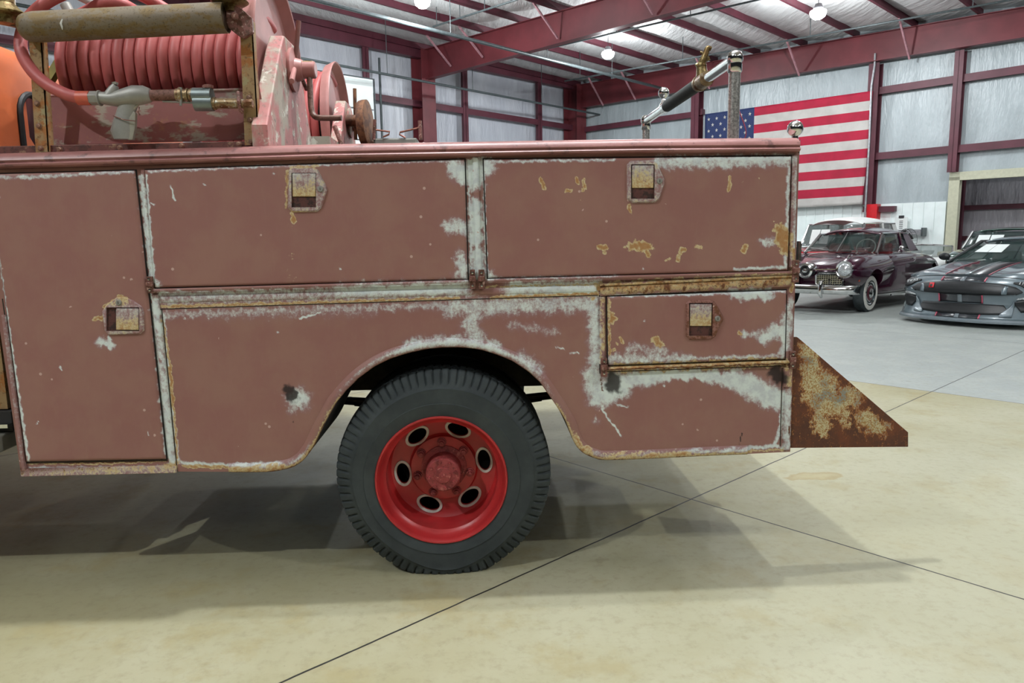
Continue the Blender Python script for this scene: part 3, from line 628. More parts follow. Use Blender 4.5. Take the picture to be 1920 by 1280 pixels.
# raised strips and posts on the side
def strip(pts, wpx, name='trim_strip', mat=None, y0=2.822, px=True, rnd=True, val=(0.35, .3, 0, 0)):
    P = [np.array(onY(x, y, YS)) for x, y in pts]; hw = wpx / 2 * 2.83 / F_PX; mb = MB(); V = []
    for i, p in enumerate(P):
        t = P[min(i + 1, len(P) - 1)] - P[max(i - 1, 0)]; t /= np.linalg.norm(t); nn = np.array([-t[2], 0, t[0]])
        for a, y in ((-1, 2.834), (-1, y0 + .004), (-.6, y0), (.6, y0), (1, y0 + .004), (1, 2.834)): q = p + nn * hw * a; V.append((q[0], y, q[2]))
    m = 6; Fc = [(i * m + k, (i + 1) * m + k, (i + 1) * m + k + 1, i * m + k + 1) for i in range(len(P) - 1) for k in range(m - 1)]; Fc += [tuple(range(m)), tuple((len(P) - 1) * m + k for k in range(m))]
    mb.add(V, Fc); o = mb.build(name, mat or M_['wear'], truck, smooth=50)
    if (mat or M_['wear']) == M_['wear']: set_wear(o, (lambda X, Y: np.tile(np.array(val), (len(X), 1))) if val else None)
    return o
def dens(a, b, n=40): return [(a[0] + (b[0] - a[0]) * i / n, a[1] + (b[1] - a[1]) * i / n) for i in range(n + 1)]
strip(dens((891, 296), (898, 520)), 11, 'door_divider', y0=2.824, val=(0, 0, 0, 0))
strip(dens((268, 318), (288, 530)), 8, 'door_divider', y0=2.824, val=(.2, 0, 0, 0))
strip(dens((291, 552), (325, 880)), 12, 'corner_post', y0=2.822, val=(0, 0, 0, 0))
strip(dens((302, 561), (1118, 541)), 13, 'belt_moulding', y0=2.827, val=(0, 0, 0, 0))
strip(dens((1129, 556), (1129, 682)), 11, 'door_divider', y0=2.824, val=(.3, .3, 0, 0))
strip(dens((1125, 546), (1486, 528), 60), 17, 'rusted_channel', y0=2.818, val=(.1, .30, .38, 0))
strip(dens((1124, 534), (1486, 517), 60), 5, 'rusted_bead', y0=2.815, val=(.1, .2, .36, 0))
strip(dens((1489, 292), (1484, 500)), 9, 'rear_post', y0=2.818, val=(.35, .2, .1, 0))
strip(dens((1481, 552), (1474, 842)), 12, 'rear_post', y0=2.820, val=(.25, .15, 0, 0))
strip(dens((1476, 688), (1475, 724)), 16, 'post_plate', y0=2.816, val=(.2, .3, .1, 0))
strip(dens((9, 590), (47, 880)), 7, 'front_edge_bead', y0=2.818, val=(.35, .1, .2, 0))
# dark seams pressed between the sheets
def seam(pts, wpx=1.8):
    mb = MB(); P = [np.array(onY(x, y, YS)) for x, y in pts]; hw = wpx / 2 * .00211
    for a, b in zip(P[:-1], P[1:]):
        t = (b - a) / np.linalg.norm(b - a); nn = np.array([-t[2], 0, t[0]]) * hw; o = np.array([0, .010, 0]); q = [a - nn, b - nn, b + nn, a + nn]; q = [np.array([v[0], 2.8312, v[2]]) for v in q]
        mb.prism([tuple(v) for v in q], (0, .006, 0))
    return mb.build('panel_seam', M_['darkrust'], truck, smooth=0)
seam([(300, 579.5), (560, 571), (880, 561), (1121, 553.5)]); seam([(303, 580), (332, 884)]); seam([(1124, 553), (1125, 700)], 2.2)
seam([(1467, 690), (1463, 836)]); seam([(4, 560), (49, 868), (314, 863)], 2); seam([(1136, 697), (1470, 686)], 1.6)
# doors
def door(name, label, tl, tr, bl, br, gap=2.2):
    mb = MB(); q = [(tl[0] - gap, tl[1] - gap), (tr[0] + gap, tr[1] - gap), (br[0] + gap, br[1] + gap), (bl[0] - gap, bl[1] + gap)]
    mb.prism([(onY(*p, YS)[0], 2.8285, onY(*p, YS)[2]) for p in q], (0, .006, 0)); 
    o = panel('compartment_door', M_['wear'], quadcols(tl, tr, bl, br, 2.5), 2.817, 2.5, .014, edge=.006)
    o['label'] = label
    g = mb.build('door_gap_shade', M_['dark'], o, smooth=0)  # dark plate standing in for the shade in the door gap
    return o
D1 = door('door', 'tall faded maroon door with a sideways paddle latch', (-19, 327), (254, 320), (52, 864), (312, 859))
D2 = door('door', 'wide maroon door left of the pale divider', (273, 319), (871, 299), (292, 539), (877, 523))
D3 = door('door', 'wide maroon door with orange rust spots', (907, 299), (1482, 293), (915, 521), (1475, 507))
D4 = door('door', 'small lower maroon door behind the wheel', (1138, 556), (1473, 544), (1140, 684), (1470, 672))
# wheel side panel edge hinge rods
for a, b in (((290, 544), (878, 527)), ((914, 525.5), (1487, 510.5)), ((1139, 690), (1480, 677))):
    mb = MB(); P = [(onY(*p, YS)[0], 2.816, onY(*p, YS)[2]) for p in dens(a, b, 60)]; mb.tube(P, .0065, 10); o = mb.build('hinge_rod', M_['wear'], truck); set_wear(o, lambda X, Y: np.tile(np.array([.16, .04, .12, 0]), (len(X), 1)))
M_['hingecol'] = rusty('brown_hinge', srgb(124, 80, 72), srgb(86, 54, 40), srgb(178, 150, 140), .4, 40, .5)
def hinge(x, y, h=38, wd=9):
    mb = MB(); X, _, Z = onY(x, y, YS); s = .00211; mb.box((X - wd / 2 * s, 2.806, Z - h / 2 * s), (X + wd / 2 * s, 2.822, Z + h * .1 * s)); mb.box((X - wd / 2 * s, 2.809, Z + h * .06 * s), (X + wd / 2 * s, 2.822, Z + h / 2 * s))
    mb.tube([(X, 2.809, Z - h * .1 * s), (X, 2.809, Z + h * .16 * s)], wd * .62 * s, 10)
    o = mb.build('hinge', M_['hingecol'], truck, bevel=.0015)
    for q in (-.33, .33):
        mb = MB(); mb.lathe([(.0001, -.003), (.0045, -.002), (.0055, .002), (.0001, .003)], (X, 2.806, Z + q * h * s), (0, 1, 0), 10); mb.build('screw', M_['dullchrome'], o)
for a in ((285, 533, 30, 10), (886, 523, 36, 10), (903, 523, 36, 11), (1488, 508, 42, 12), (1131, 687, 36, 12), (1482, 673, 34, 11)): hinge(*a)
# latches
def latch(parent, plate, rec, pad, lock, side=False):
    s = lambda p, Y: (onY(*p, YS)[0], Y, onY(*p, YS)[2])
    mb = MB(); n = len(plate); cx = sum(p[0] for p in plate) / n; cy = sum(p[1] for p in plate) / n
    inn = [(p[0] + (cx - p[0]) * .06, p[1] + (cy - p[1]) * .06) for p in plate]
    x0, y0, x1, y1 = rec; R = [(x0, y0), (x1, y0), (x1, y1), (x0, y1)]
    # plate with an opening: outer ring -> bevel -> recess ring
    def near(p): return min(range(4), key=lambda k: (R[k][0] - p[0]) ** 2 + (R[k][1] - p[1]) ** 2)
    outer = [s(p, 2.8165) for p in plate]; top = [s(p, 2.8085) for p in inn]
    mb.add(outer + top, [(i, (i + 1) % n, n + (i + 1) % n, n + i) for i in range(n)])
    rt = [s(p, 2.8075) for p in R]; rb = [s(p, 2.8155) for p in R]
    b = len(mb.v); mb.v += rt + rb
    for i in range(n):
        j = (i + 1) % n; a, c = near(inn[i]), near(inn[j]); t = n + i, n + j
        if a == c: f = [(t[0], t[1], b + a)]
        else: f = [(t[0], t[1], b + c, b + a)]
        mb.f += f; mb.mi += [0] * len(f)
    for k in range(4): mb.f.append((b + k, b + (k + 1) % 4, b + 4 + (k + 1) % 4, b + 4 + k)); mb.mi.append(0)
    o = mb.build('latch_plate', M_['wear'], parent, smooth=30)
    set_wear(o, lambda X, Y: np.column_stack([np.full(len(X), .42), np.full(len(X), .27), np.full(len(X), .16), np.zeros(len(X))]) if lock != (1342, 596) else np.column_stack([np.full(len(X), .05), np.full(len(X), .12), np.full(len(X), .45), np.zeros(len(X))]))
    mb = MB(); mb.prism([s(p, 2.8150) for p in R], (0, .001, 0)); mb.build('latch_recess', M_['recess_shade'], parent, smooth=0)  # shallow backing, coloured dark for the shade of a deeper recess
    x0, y0, x1, y1 = pad; A = 2.8055; B = 2.8105
    q = [s((x0, y1), B if not side else B), s((x1, y1), B if not side else A), s((x1, y0), A), s((x0, y0), A if not side else B)]
    mb = MB(); mb.prism(q, (0, .0045, 0)); o = mb.build('latch_paddle', M_['wear'], parent, bevel=.002); 
    set_wear(o, lambda X, Y: np.column_stack([np.full(len(X), .5), np.clip((Y - y0) / (y1 - y0), 0, 1) * .4 + .22, np.full(len(X), .12), np.zeros(len(X))]))
    mb = MB(); c = s(lock, 2.8085); mb.lathe([(.0001, -.006), (.009, -.006), (.0115, -.003), (.0125, .004), (.0001, .004)], c, (0, 1, 0), 20); mb.build('lock_cylinder', M_['alu'], parent)
    mb = MB(); mb.box((c[0] - .0012, c[1] - .0065, c[2] - .005), (c[0] + .0012, c[1] - .0055, c[2] + .005)); mb.build('keyhole', M_['hole'], parent, smooth=0)
M_['recess_shade'] = rusty('shaded_recess_rust', srgb(84, 46, 40), srgb(48, 28, 22), None, .5, 40)  # rust mottle darkened to paint in the recess shade
latch(D2, [(543, 319), (549, 315), (590, 315), (598, 319), (614, 350), (615, 356), (604, 390), (597, 397), (550, 398), (542, 390)], (549, 325, 595, 389), (551, 326, 594, 369), (603, 355))
latch(D3, [(1174, 309), (1181, 302), (1222, 301), (1230, 305), (1244, 336), (1244, 345), (1234, 374), (1226, 380), (1184, 381), (1174, 373)], (1181, 309, 1225, 373), (1183, 311, 1223, 353), (1234, 340))
latch(D4, [(1284, 568), (1291, 562), (1331, 561), (1338, 565), (1354, 592), (1354, 600), (1339, 630), (1331, 635), (1291, 636), (1284, 629)], (1289, 567, 1333, 628), (1291, 569, 1331, 610), (1342, 596))
latch(D1, [(195, 583), (205, 568), (224, 556), (234, 555), (253, 562), (270, 574), (273, 583), (274, 618), (267, 625), (207, 627), (200, 619)], (204, 575, 266, 619), (222, 577, 265, 617), (228, 566), True)
# top rail
zt = [(x, onY(x, y, 2.86)[2]) for x, y in ((-80, 291), (0, 288), (250, 281), (470, 275), (600, 271), (900, 266), (1200, 261), (1495, 259))]
xs = [onY(x, 290, 2.83)[0] for x, _ in zt]
prof = [(3.0, .0), (2.87, .002), (2.845, -.001), (2.825, -.008), (2.811, -.020), (2.806, -.034), (2.811, -.043), (2.805, -.046), (2.801, -.051), (2.803, -.058), (2.812, -.062), (2.835, -.064), (2.835, -.10), (3.0, -.10)]
prof = [(y, z * .92) for y, z in prof]
V = []; n = 60; m = len(prof)
for i in range(n + 1):
    x = xs[0] + (xs[-1] - xs[0]) * i / n; z = float(np.interp(x, xs, [q[1] for q in zt])); V += [(x, y, z + dz) for y, dz in prof]
mb = MB(); mb.add(V, [(i * m + k, (i + 1) * m + k, (i + 1) * m + (k + 1) % m, i * m + (k + 1) % m) for i in range(n) for k in range(m)] + [tuple(range(m)), tuple(n * m + k for k in range(m))])
mb.build('top_rail', M_['rail'], truck, smooth=50)
XR = xs[-1]; XL = onY(-44, 322)[0]
# chrome strip down the rear corner
mb = MB(); x, _, z1 = onY(1497, 262); z0 = onY(1497, 500)[2]; mb.tube([(x + .004, 2.84, z1 + .0), (x - .008, 2.84, z0)], .008, 12); mb.build('corner_trim_tube', M_['dullchrome'], truck)
mb = MB(); a = onY(1501, 452); b = onY(1500, 490); mb.box((a[0] - .003, 2.83, b[2]), (a[0] + .006, 2.86, a[2])); mb.build('corner_clip', M_['dullchrome'], truck, smooth=0, bevel=.002)
c = onY(1491, 241, 2.90); mb = MB(); mb.ball(c, .0315, 32); mb.lathe([(.012, -.028), (.016, -.05), (.011, -.058), (.011, -.10)], c, (0, 0, 1), 20); mb.build('ball_finial', M_['chrome'], truck, smooth=60)
# body core: deck, walls, compartments, far side
YF = 5.14
mb = MB(); mb.box((XL + .03, 2.87, 1.62), (XR - .006, YF, 1.725)); mb.box((XR - .03, 2.86, .52), (XR - .008, 3.42, 1.7)); mb.box((XR - .03, 4.58, .52), (XR - .008, YF, 1.7)); mb.box((XR - .03, 3.4, .95), (XR - .008, 4.6, 1.7))
mb.box((XL + .06, 2.87, 1.0), (XL + .08, YF, 1.66)); mb.box((XL + .06, 2.87, .99), (XR - .04, YF, 1.02))
mb.box((XL + .16, 2.862, .53), (-.80, 3.40, 1.0)); mb.box((.52, 2.862, .53), (XR - .03, 3.40, 1.0)); mb.box((XL + .16, 4.6, .53), (-.80, YF, 1.0)); mb.box((.52, 4.6, .53), (XR - .03, YF, 1.0)); mb.box((XL + .06, YF - .02, .99), (XR - .02, YF, 1.7))
mb.build('body_core', M_['dark'], truck, smooth=0)
P = [onY(x, y - 1, YS) for x, y in arch if 480 < x < 1230]
for yy in (2.86, 4.75):
    mb = MB(); V = [(p[0], yy, p[2]) for p in P] + [(p[0], yy + .55 if yy < 3 else YF, p[2]) for p in P]; k = len(P); mb.add(V, [(i, i + 1, k + i + 1, k + i) for i in range(k - 1)]); mb.build('wheel_well_liner', M_['dark'], truck, smooth=60)
for yy in (3.50, 4.42):
    mb = MB(); mb.box((-4.2, yy, .66), (XR + .02, yy + .07, .86)); mb.build('frame_rail', M_['darkrust'], truck, smooth=0)
mb = MB(); mb.tube([(-.17, 2.95, .43), (-.17, 5.0, .43)], .055, 14); mb.ball((-.17, 3.98, .43), .19, 20, (1, .8, 1)); mb.build('rear_axle', M_['darkrust'], truck)
for yy in (3.52, 4.42):
    mb = MB()
    for i in range(6):
        L_ = .74 - i * .09; z = .56 - i * .013; mb.hexa([(-.17 - L_, yy, z + .055), (-.17, yy, z), (-.17, yy + .065, z), (-.17 - L_, yy + .065, z + .055), (-.17 - L_, yy, z + .067), (-.17, yy, z + .012), (-.17, yy + .065, z + .012), (-.17 - L_, yy + .065, z + .067)])
        mb.hexa([(-.17, yy, z), (-.17 + L_, yy, z + .055), (-.17 + L_, yy + .065, z + .055), (-.17, yy + .065, z), (-.17, yy, z + .012), (-.17 + L_, yy, z + .067), (-.17 + L_, yy + .065, z + .067), (-.17, yy + .065, z + .012)])
    mb.build('leaf_spring', M_['darkrust'], truck, smooth=0)
# tail bracket
def plate_mat():
    t = NT('peeling_rust_plate'); at = t.n('ShaderNodeAttribute', attribute_name='wear'); sep = t.n('ShaderNodeSeparateColor'); t.put(sep.inputs[0], at.outputs['Color']); r = sep.outputs[0]
    n1 = t.noise(70, 9, .85, sc=(1.1, 1, .7)); n2 = t.noise(150, 6, .75); n3 = t.noise(13, 5, .6)
    base = t.mix(t.step(n3, .35, .68), srgb(86, 52, 36), srgb(112, 62, 36)); base = t.mix(t.math('MULTIPLY', t.step(n2, .5, .7), .5), base, srgb(66, 42, 32))
    m = t.math('ADD', r, t.math('MULTIPLY', t.math('SUBTRACT', n1, .5), 3.4)); c = t.mix(t.step(m, .22, .34), base, srgb(168, 104, 46))
    pale = t.mix(t.step(n3, .42, .62), srgb(208, 200, 160), srgb(140, 150, 146)); pale = t.mix(t.step(n2, .46, .58), pale, srgb(168, 124, 62))
    c = t.mix(t.step(m, .42, .50), c, pale); t.bump(m, .5, .003); return t.done(c, .75)
M_['peel'] = plate_mat()
PL = [(1490, 632), (1497, 633), (1703, 809), (1704, 838), (1482, 840)]
mb = MB(); n = 70; V = []; S2 = lambda p: (onY(*p, YS)[0], onY(*p, YS)[2])
for i in range(n + 1):
    x = 1486 + (1704 - 1486) * i / n; yt = 632 if x < 1496 else 632 + (x - 1496) * (810 - 632) / (1703 - 1496)
    for j in range(n + 1): p = onY(x, yt * (1 - j / n) + (840 - 2 * i / n) * j / n, YS); V.append((p[0] - .006 * (0 if i else 1), 2.835, p[2]))
N = n + 1; mb.add(V, [(i * N + j, i * N + j + 1, (i + 1) * N + j + 1, (i + 1) * N + j) for i in range(n) for j in range(n)])
tb = mb.build('tailboard_bracket', M_['peel'], truck, smooth=0); tb['label'] = 'triangular rusted steel plate with peeling paint'
tb.modifiers.new('solid', 'SOLIDIFY').thickness = .006
_s = ST; ST = []
for p, r, s_ in (([(1508, 650), (1516, 745)], 9, .62), ([(1520, 672), (1532, 745)], 12, .75), ([(1545, 720), (1560, 760)], 20, .75), ([(1535, 760), (1542, 800)], 14, .7), ([(1580, 750), (1595, 745)], 18, .72), ([(1590, 780), (1586, 795)], 8, .6), ([(1622, 785), (1640, 798)], 13, .72), ([(1655, 802)], 12, .68)): w(0, p, r, s_)
set_wear(tb); ST = _s
mb = MB(); a, b, c, d = [onY(*p, YS) for p in ((1484, 838), (1704, 836), (1703, 810), (1496, 633))]
mb.box((a[0], 2.838, a[2]), (b[0], 2.87, a[2] + .005)); mb.prism([(c[0], 2.838, c[2]), (d[0], 2.838, d[2]), (d[0] - .004, 2.838, d[2] - .006), (c[0] - .004, 2.838, c[2] - .006)], (0, .022, 0)); mb.build('bracket_flange', M_['rust'], tb, smooth=0)

# wheels
def tyre(cy, flip, parent, seg=400, cx=-.166, cz=.425, name='tyre', detail=True):
    pr = [(.252, .05), (.262, .012), (.286, .004), (.320, -.002), (.322, .001), (.345, 0), (.365, .002), (.372, .001), (.376, .006), (.386, .010), (.400, .016), (.414, .022), (.430, .030), (.442, .040), (.4465, .052), (.4475, .075), (.442, .078), (.442, .084), (.4485, .087), (.449, .105), (.443, .108), (.443, .114), (.4485, .117), (.4475, .145), (.4465, .160), (.442, .172), (.430, .182), (.38, .206), (.32, .212), (.262, .18)]
    pr = [(r, y) for r, y in pr]; V = []; m = len(pr)
    for i, (r, y) in enumerate(pr):
        for k in range(seg):
            a = 2 * PI * k / seg; rr = r; yy = y
            if detail:
                g = k % 5 == 0
                if 10 <= i <= 15 and g: rr -= .007; yy += .006 if i < 14 else 0
                if 22 <= i <= 26 and g: rr -= .010
                if i in (16, 17, 20, 21): yy += .005 * (1 if (k // 2) % 2 else -1)
            rr += .030 * math.exp(-((a - PI) / .42) ** 2) * (r > .33)
            bl = min(1, max(0, (r - .29) / .08)); bx_, bz_ = (cx * bl - .176 * (1 - bl), cz * bl + .41 * (1 - bl)) if detail else (cx, cz)
            x, z = bx_ + rr * math.sin(a), bz_ + rr * math.cos(a)
            if z < .03: sq = max(0, .03 - z); yy += (-.25 if y < .09 else .25) * sq * (1 if r < .44 else .3); z = max(z, .002)
            V.append((x, cy + (yy if not flip else -yy), z))
    mb = MB(); mb.add(V, [(i * seg + k, i * seg + (k + 1) % seg, (i + 1) * seg + (k + 1) % seg, (i + 1) * seg + k) for i in range(m - 1) for k in range(seg)])
    return mb.build(name, M_['tyre'], parent, smooth=50)
RX, RZ, RY = -.176, .410, 2.842
mb = MB()
rim = [(.268, .03), (.273, .008), (.273, .0), (.270, -.004), (.265, -.003), (.260, .004), (.256, .016), (.250, .040), (.240, .050), (.234, .056), (.2335, .064), (.237, .075), (.236, .15), (.226, .172), (.205, .184), (.150, .192), (.143, .186), (.140, .170), (.125, .168), (.08, .168), (.078, .15)]
back = [(.078, .18), (.14, .182), (.15, .205), (.205, .197), (.24, .19), (.246, .15), (.246, .08), (.262, .05)]
mb.lathe(rim + back, (RX, RY, RZ), (0, 1, 0), 96, closed=True)
wh = mb.build('wheel', M_['wheelred'], truck, smooth=40); wh['label'] = 'deep dished red wheel with six oval holes trimmed white'
HA = [math.radians(a) for a in (8, 68, 128, 188, 248, 308)]
cs = []
for a in HA:
    c = MB(); cx, cz = RX + .179 * math.cos(a), RZ + .179 * math.sin(a); V = []
    for s_ in (0, 1):
        for k in range(28):
            t = 2 * PI * k / 28; rr, tt = .027 * math.cos(t), .046 * math.sin(t); V.append((cx + rr * math.cos(a) - tt * math.sin(a), RY + .12 + .14 * s_, cz + rr * math.sin(a) + tt * math.cos(a)))
    c.add(V, [tuple(range(28)), tuple(range(55, 27, -1))] + [(k, 28 + k, 28 + (k + 1) % 28, (k + 1) % 28) for k in range(28)]); cs.append(c)
cut(wh, cs)
def disc_y(r): return float(np.interp(r, [.143, .150, .205, .226, .236], [.186, .192, .184, .172, .150]))
for a in HA:
    cx, cz = RX + .179 * math.cos(a), RZ + .179 * math.sin(a); V = []; n = 40; ring = [(1.0, .002), (1.02, -.003), (1.26, -.004), (1.30, .002)]
    for k in range(n):
        t = 2 * PI * k / n
        for s_, dy in ring:
            rr, tt = .027 * math.cos(t) * (1 + (s_ - 1) * 1.35), .046 * math.sin(t) * s_; x, z = cx + rr * math.cos(a) - tt * math.sin(a), cz + rr * math.sin(a) + tt * math.cos(a)
            V.append((x, RY + disc_y(math.hypot(x - RX, z - RZ)) + dy, z))
    mb = MB(); mb.add(V, [(k * 4 + j, ((k + 1) % n) * 4 + j, ((k + 1) % n) * 4 + j + 1, k * 4 + j + 1) for k in range(n) for j in range(3)]); mb.build('hole_trim', M_['holewhite'], wh, smooth=60)
tyre(2.836, False, wh)
mb = MB(); mb.lathe([(.1, .20), (.098, .160), (.084, .155), (.076, .150), (.073, .075), (.071, .066), (.067, .062), (.036, .061), (.034, .056), (.030, .054), (.0001, .053)], (RX + .003, RY, RZ + .003), (0, 1, 0), 48)
hub = mb.build('hub', M_['wheelrust'], wh, smooth=40)
mb = MB()
for i in range(8):
    a = 2 * PI * i / 8 + .2; mb.lathe([(.0001, -.008), (.007, -.008), (.009, -.002), (.009, .004)], (RX + .057 * math.cos(a), RY + .062, RZ + .003 + .057 * math.sin(a)), (0, 1, 0), 6)
P = []
for i in range(17):
    a = -.9 + i * .29; P.append((RX + .003 + .032 * math.cos(a), RY + .056, RZ + .003 + .032 * math.sin(a)))
mb.tube(P, .003, 6); mb.lathe([(.0001, -.006), (.005, -.003), (.006, .002)], (RX + .003, RY + .052, RZ + .003), (0, 1, 0), 10)
mb.build('hub_bolts', M_['wheelrust'], wh)
for a in (92, 40.6, -10.8, 143.4, 194.9, 246.3, 297.7):
    a = math.radians(a); c = (RX + .117 * math.cos(a), RY + .168, RZ + .117 * math.sin(a)); mb = MB(); mb.lathe([(.021, 0), (.020, -.004), (.016, -.006), (.0155, -.018), (.010, -.021), (.0095, -.034), (.0001, -.036)], c, (0, 1, 0), 6 * 2); mb.build('lug_nut', M_['wheelrust'], wh, smooth=30)
def spare_wheel(name, cy, flip):
    mb = MB(); s_ = -1 if flip else 1; mb.lathe([(.268, .03), (.27, .0), (.25, .03), (.235, .1), (.20, .16), (.10, .17), (.0001, .17)], (-.17, cy, .42), (0, s_, 0), 40); o = mb.build('wheel', M_['dark' if 3 < cy < 4.9 else 'wheelred'], truck); tyre(cy, flip, o, 60, detail=False); return o
spare_wheel('w', 3.30, True).name = 'inner_wheel'; spare_wheel('w', 4.62, False).name = 'inner_wheel'; spare_wheel('w', 5.10, True).name = 'far_wheel'
# cab (only its rear corner shows)
mb = MB(); sec = []
def ringx(x, y0, y1, z0, z1, r, n=6):
    out = []
    for (cy, cz, a0) in ((y1 - r, z1 - r, 0), (y0 + r, z1 - r, 90), (y0 + r * .3, z0 + r * .3, 180), (y1 - r * .3, z0 + r * .3, 270)):
        rr = r if a0 < 180 else r * .3
        for k in range(n + 1):
            a = math.radians(a0 + 90 * k / n); out.append((x, cy + rr * math.cos(a), cz + rr * math.sin(a)))
    return out
rings = [ringx(-1.94, 3.25, 4.95, .75, 2.14, .2), ringx(-1.95, 3.14, 5.0, .72, 2.19, .2), ringx(-1.99, 3.04, 5.06, .70, 2.225, .2), ringx(-2.08, 2.98, 5.1, .70, 2.25, .2), ringx(-2.4, 2.96, 5.12, .70, 2.28, .2), ringx(-4.3, 2.95, 5.12, .70, 2.32, .2)]
k = len(rings[0]); mb.add([v for r_ in rings for v in r_], [(i * k + j, i * k + (j + 1) % k, (i + 1) * k + (j + 1) % k, (i + 1) * k + j) for i in range(5) for j in range(k)] + [tuple(range(k)), tuple(5 * k + j for j in range(k))])
cab = mb.build('cab', M_['orange'], truck, smooth=60); cab['label'] = 'orange painted rear corner of the cab'
def rrect(cx, cy, hw, hh, r, n=5):
    return [(cx + (hw - r) * sx + r * math.cos(math.radians(a)), cy + (hh - r) * sy + r * math.sin(math.radians(a))) for sx, sy, a0 in ((1, 1, 0), (-1, 1, 90), (-1, -1, 180), (1, -1, 270)) for a in [a0 + 90 * q / n for q in range(n + 1)]]
wc = (3.66, 1.86); mb = MB(); mb.tube([(-1.93 - .04 * max(0, (3.42 - y)), y, z) for y, z in rrect(*wc, .42, .185, .09)] + [(-1.93 - .04 * max(0, (3.42 - y)), y, z) for y, z in rrect(*wc, .42, .185, .09)[:2]], .014, 8); mb.build('window_gasket', M_['black'], cab)
mb = MB(); mb.prism([(-1.935 - .04 * max(0, (3.42 - y)), y, z) for y, z in rrect(*wc, .415, .18, .09)], (-.006, 0, 0)); mb.build('rear_window', M_['glass'], cab, smooth=0)
mb = MB(); mb.tube([(-1.99, 3.17, 2.085), (-2.05, 3.07, 2.10), (-2.2, 3.0, 2.12), (-4.2, 2.95, 2.14)], .006, 8); mb.build('roof_seam', M_['pink'], cab)
# lower left: rocker, chrome strip, running board
mb = MB(); mb.box((-4.2, 2.93, .74), (-1.93, 2.99, 1.64)); mb.build('cab_rear_panel', M_['yrust'], truck, smooth=0)
mb = MB(); mb.box((-4.2, 2.90, .655), (-1.90, 2.96, .735)); mb.build('rocker', M_['dark'], truck, smooth=0)
mb = MB(); mb.box((-4.2, 2.87, .675), (-1.90, 2.90, .69)); mb.build('chrome_rocker_strip', M_['chrome'], truck, smooth=0)
mb = MB(); mb.box((-4.2, 2.80, .58), (-1.92, 3.2, .65)); mb.build('running_board', M_['graybox'], truck, bevel=.01)
#PART3
# ---------------------------------------------------------------- gear on top of the truck
def reel(yc, zc, R, x0, x1, rc, wraps, label):
    """hose reel with its axle along x; flange at x1"""
    e = empty('hose_reel', (0, 0, 0), label, 'hose reel')
    return e
M_['pedestal'] = rusty('pedestal_paint', srgb(180, 116, 112), srgb(170, 158, 142), srgb(208, 206, 192), .42, 6, .6, sc=(1, 1, .45))
def build_reel(near):
    yc, zc, R, X1, X0, rc = (3.30, 2.125, .38, -.875, -1.68, .245) if near else (4.70, 2.115, .365, -.885, -1.62, .32)
    # flange: dished disc with rolled rim
    mb = MB(); mb.lathe([(.02, -.012), (R - .05, -.012), (R - .03, -.01), (R - .012, .018), (R - .002, .034), (R + .006, .036), (R + .008, .028), (R + .002, .014), (R - .012, -.02), (R - .03, -.026), (.02, -.026)], (X1, yc, zc), (1, 0, 0), 72, closed=True)
    fl = mb.build('hose_reel', M_['pink'], truck, smooth=40); fl['label'] = 'large near hose reel wound with red rubber hose' if near else 'second hose reel standing behind on the far side'
    nw = 17 if near else 15; pitch = (X1 - .045 - X0) / nw; hr = pitch * .515; P = []; per = 40
    for i in range(nw * per + 1):
        a = 2 * PI * i / per; tw = i / per; f = tw - math.floor(tw); xx = X0 + pitch * (math.floor(tw) + (0 if f < .7 else (f - .7) / .3)) + hr
        P.append((xx, yc - (rc - hr) * math.cos(a + 2.0), zc + (rc - hr) * math.sin(a + 2.0)))
    mb = MB(); mb.tube(P, hr, 12); mb.build('wound_hose', M_['hose'], fl, smooth=80)
    mb = MB(); mb.lathe([(.001, 0), (rc - 2 * hr + .004, 0), (rc - 2 * hr + .004, X1 - X0 - .03), (.001, X1 - X0 - .03)], (X0 + .005, yc, zc), (1, 0, 0), 40); mb.build('drum', M_['dark'], fl)
    # pedestal: tapered folded plate
    zb = 1.70; xa, xb = -.862, -.80
    o1 = [(yc - .43, zb), (yc - .43, 1.84), (yc - .17, zc + .05), (yc - .09, zc + .13), (yc + .09, zc + .13), (yc + .15, zc + .05), (yc + .34, 1.84), (yc + .36, zb)]
    mb = MB(); mb.prism([(xa, y, z) for y, z in o1], (xb - xa, 0, 0)); mb.build('pedestal', M_['pedestal'], fl, smooth=0, bevel=.006)
    xh = -.80
    mb = MB(); mb.lathe([(.001, 0), (.088, 0), (.092, .006), (.092, .014), (.05, .022), (.042, .05), (.036, .052), (.036, .10), (.030, .105), (.001, .105)], (xh, yc, zc + .01), (1, 0, 0), 40)
    mb.build('bearing_hub', M_['pink'] if near else M_['pinkworn'], fl, smooth=35)
    return fl
R1 = build_reel(True); R2 = build_reel(False)
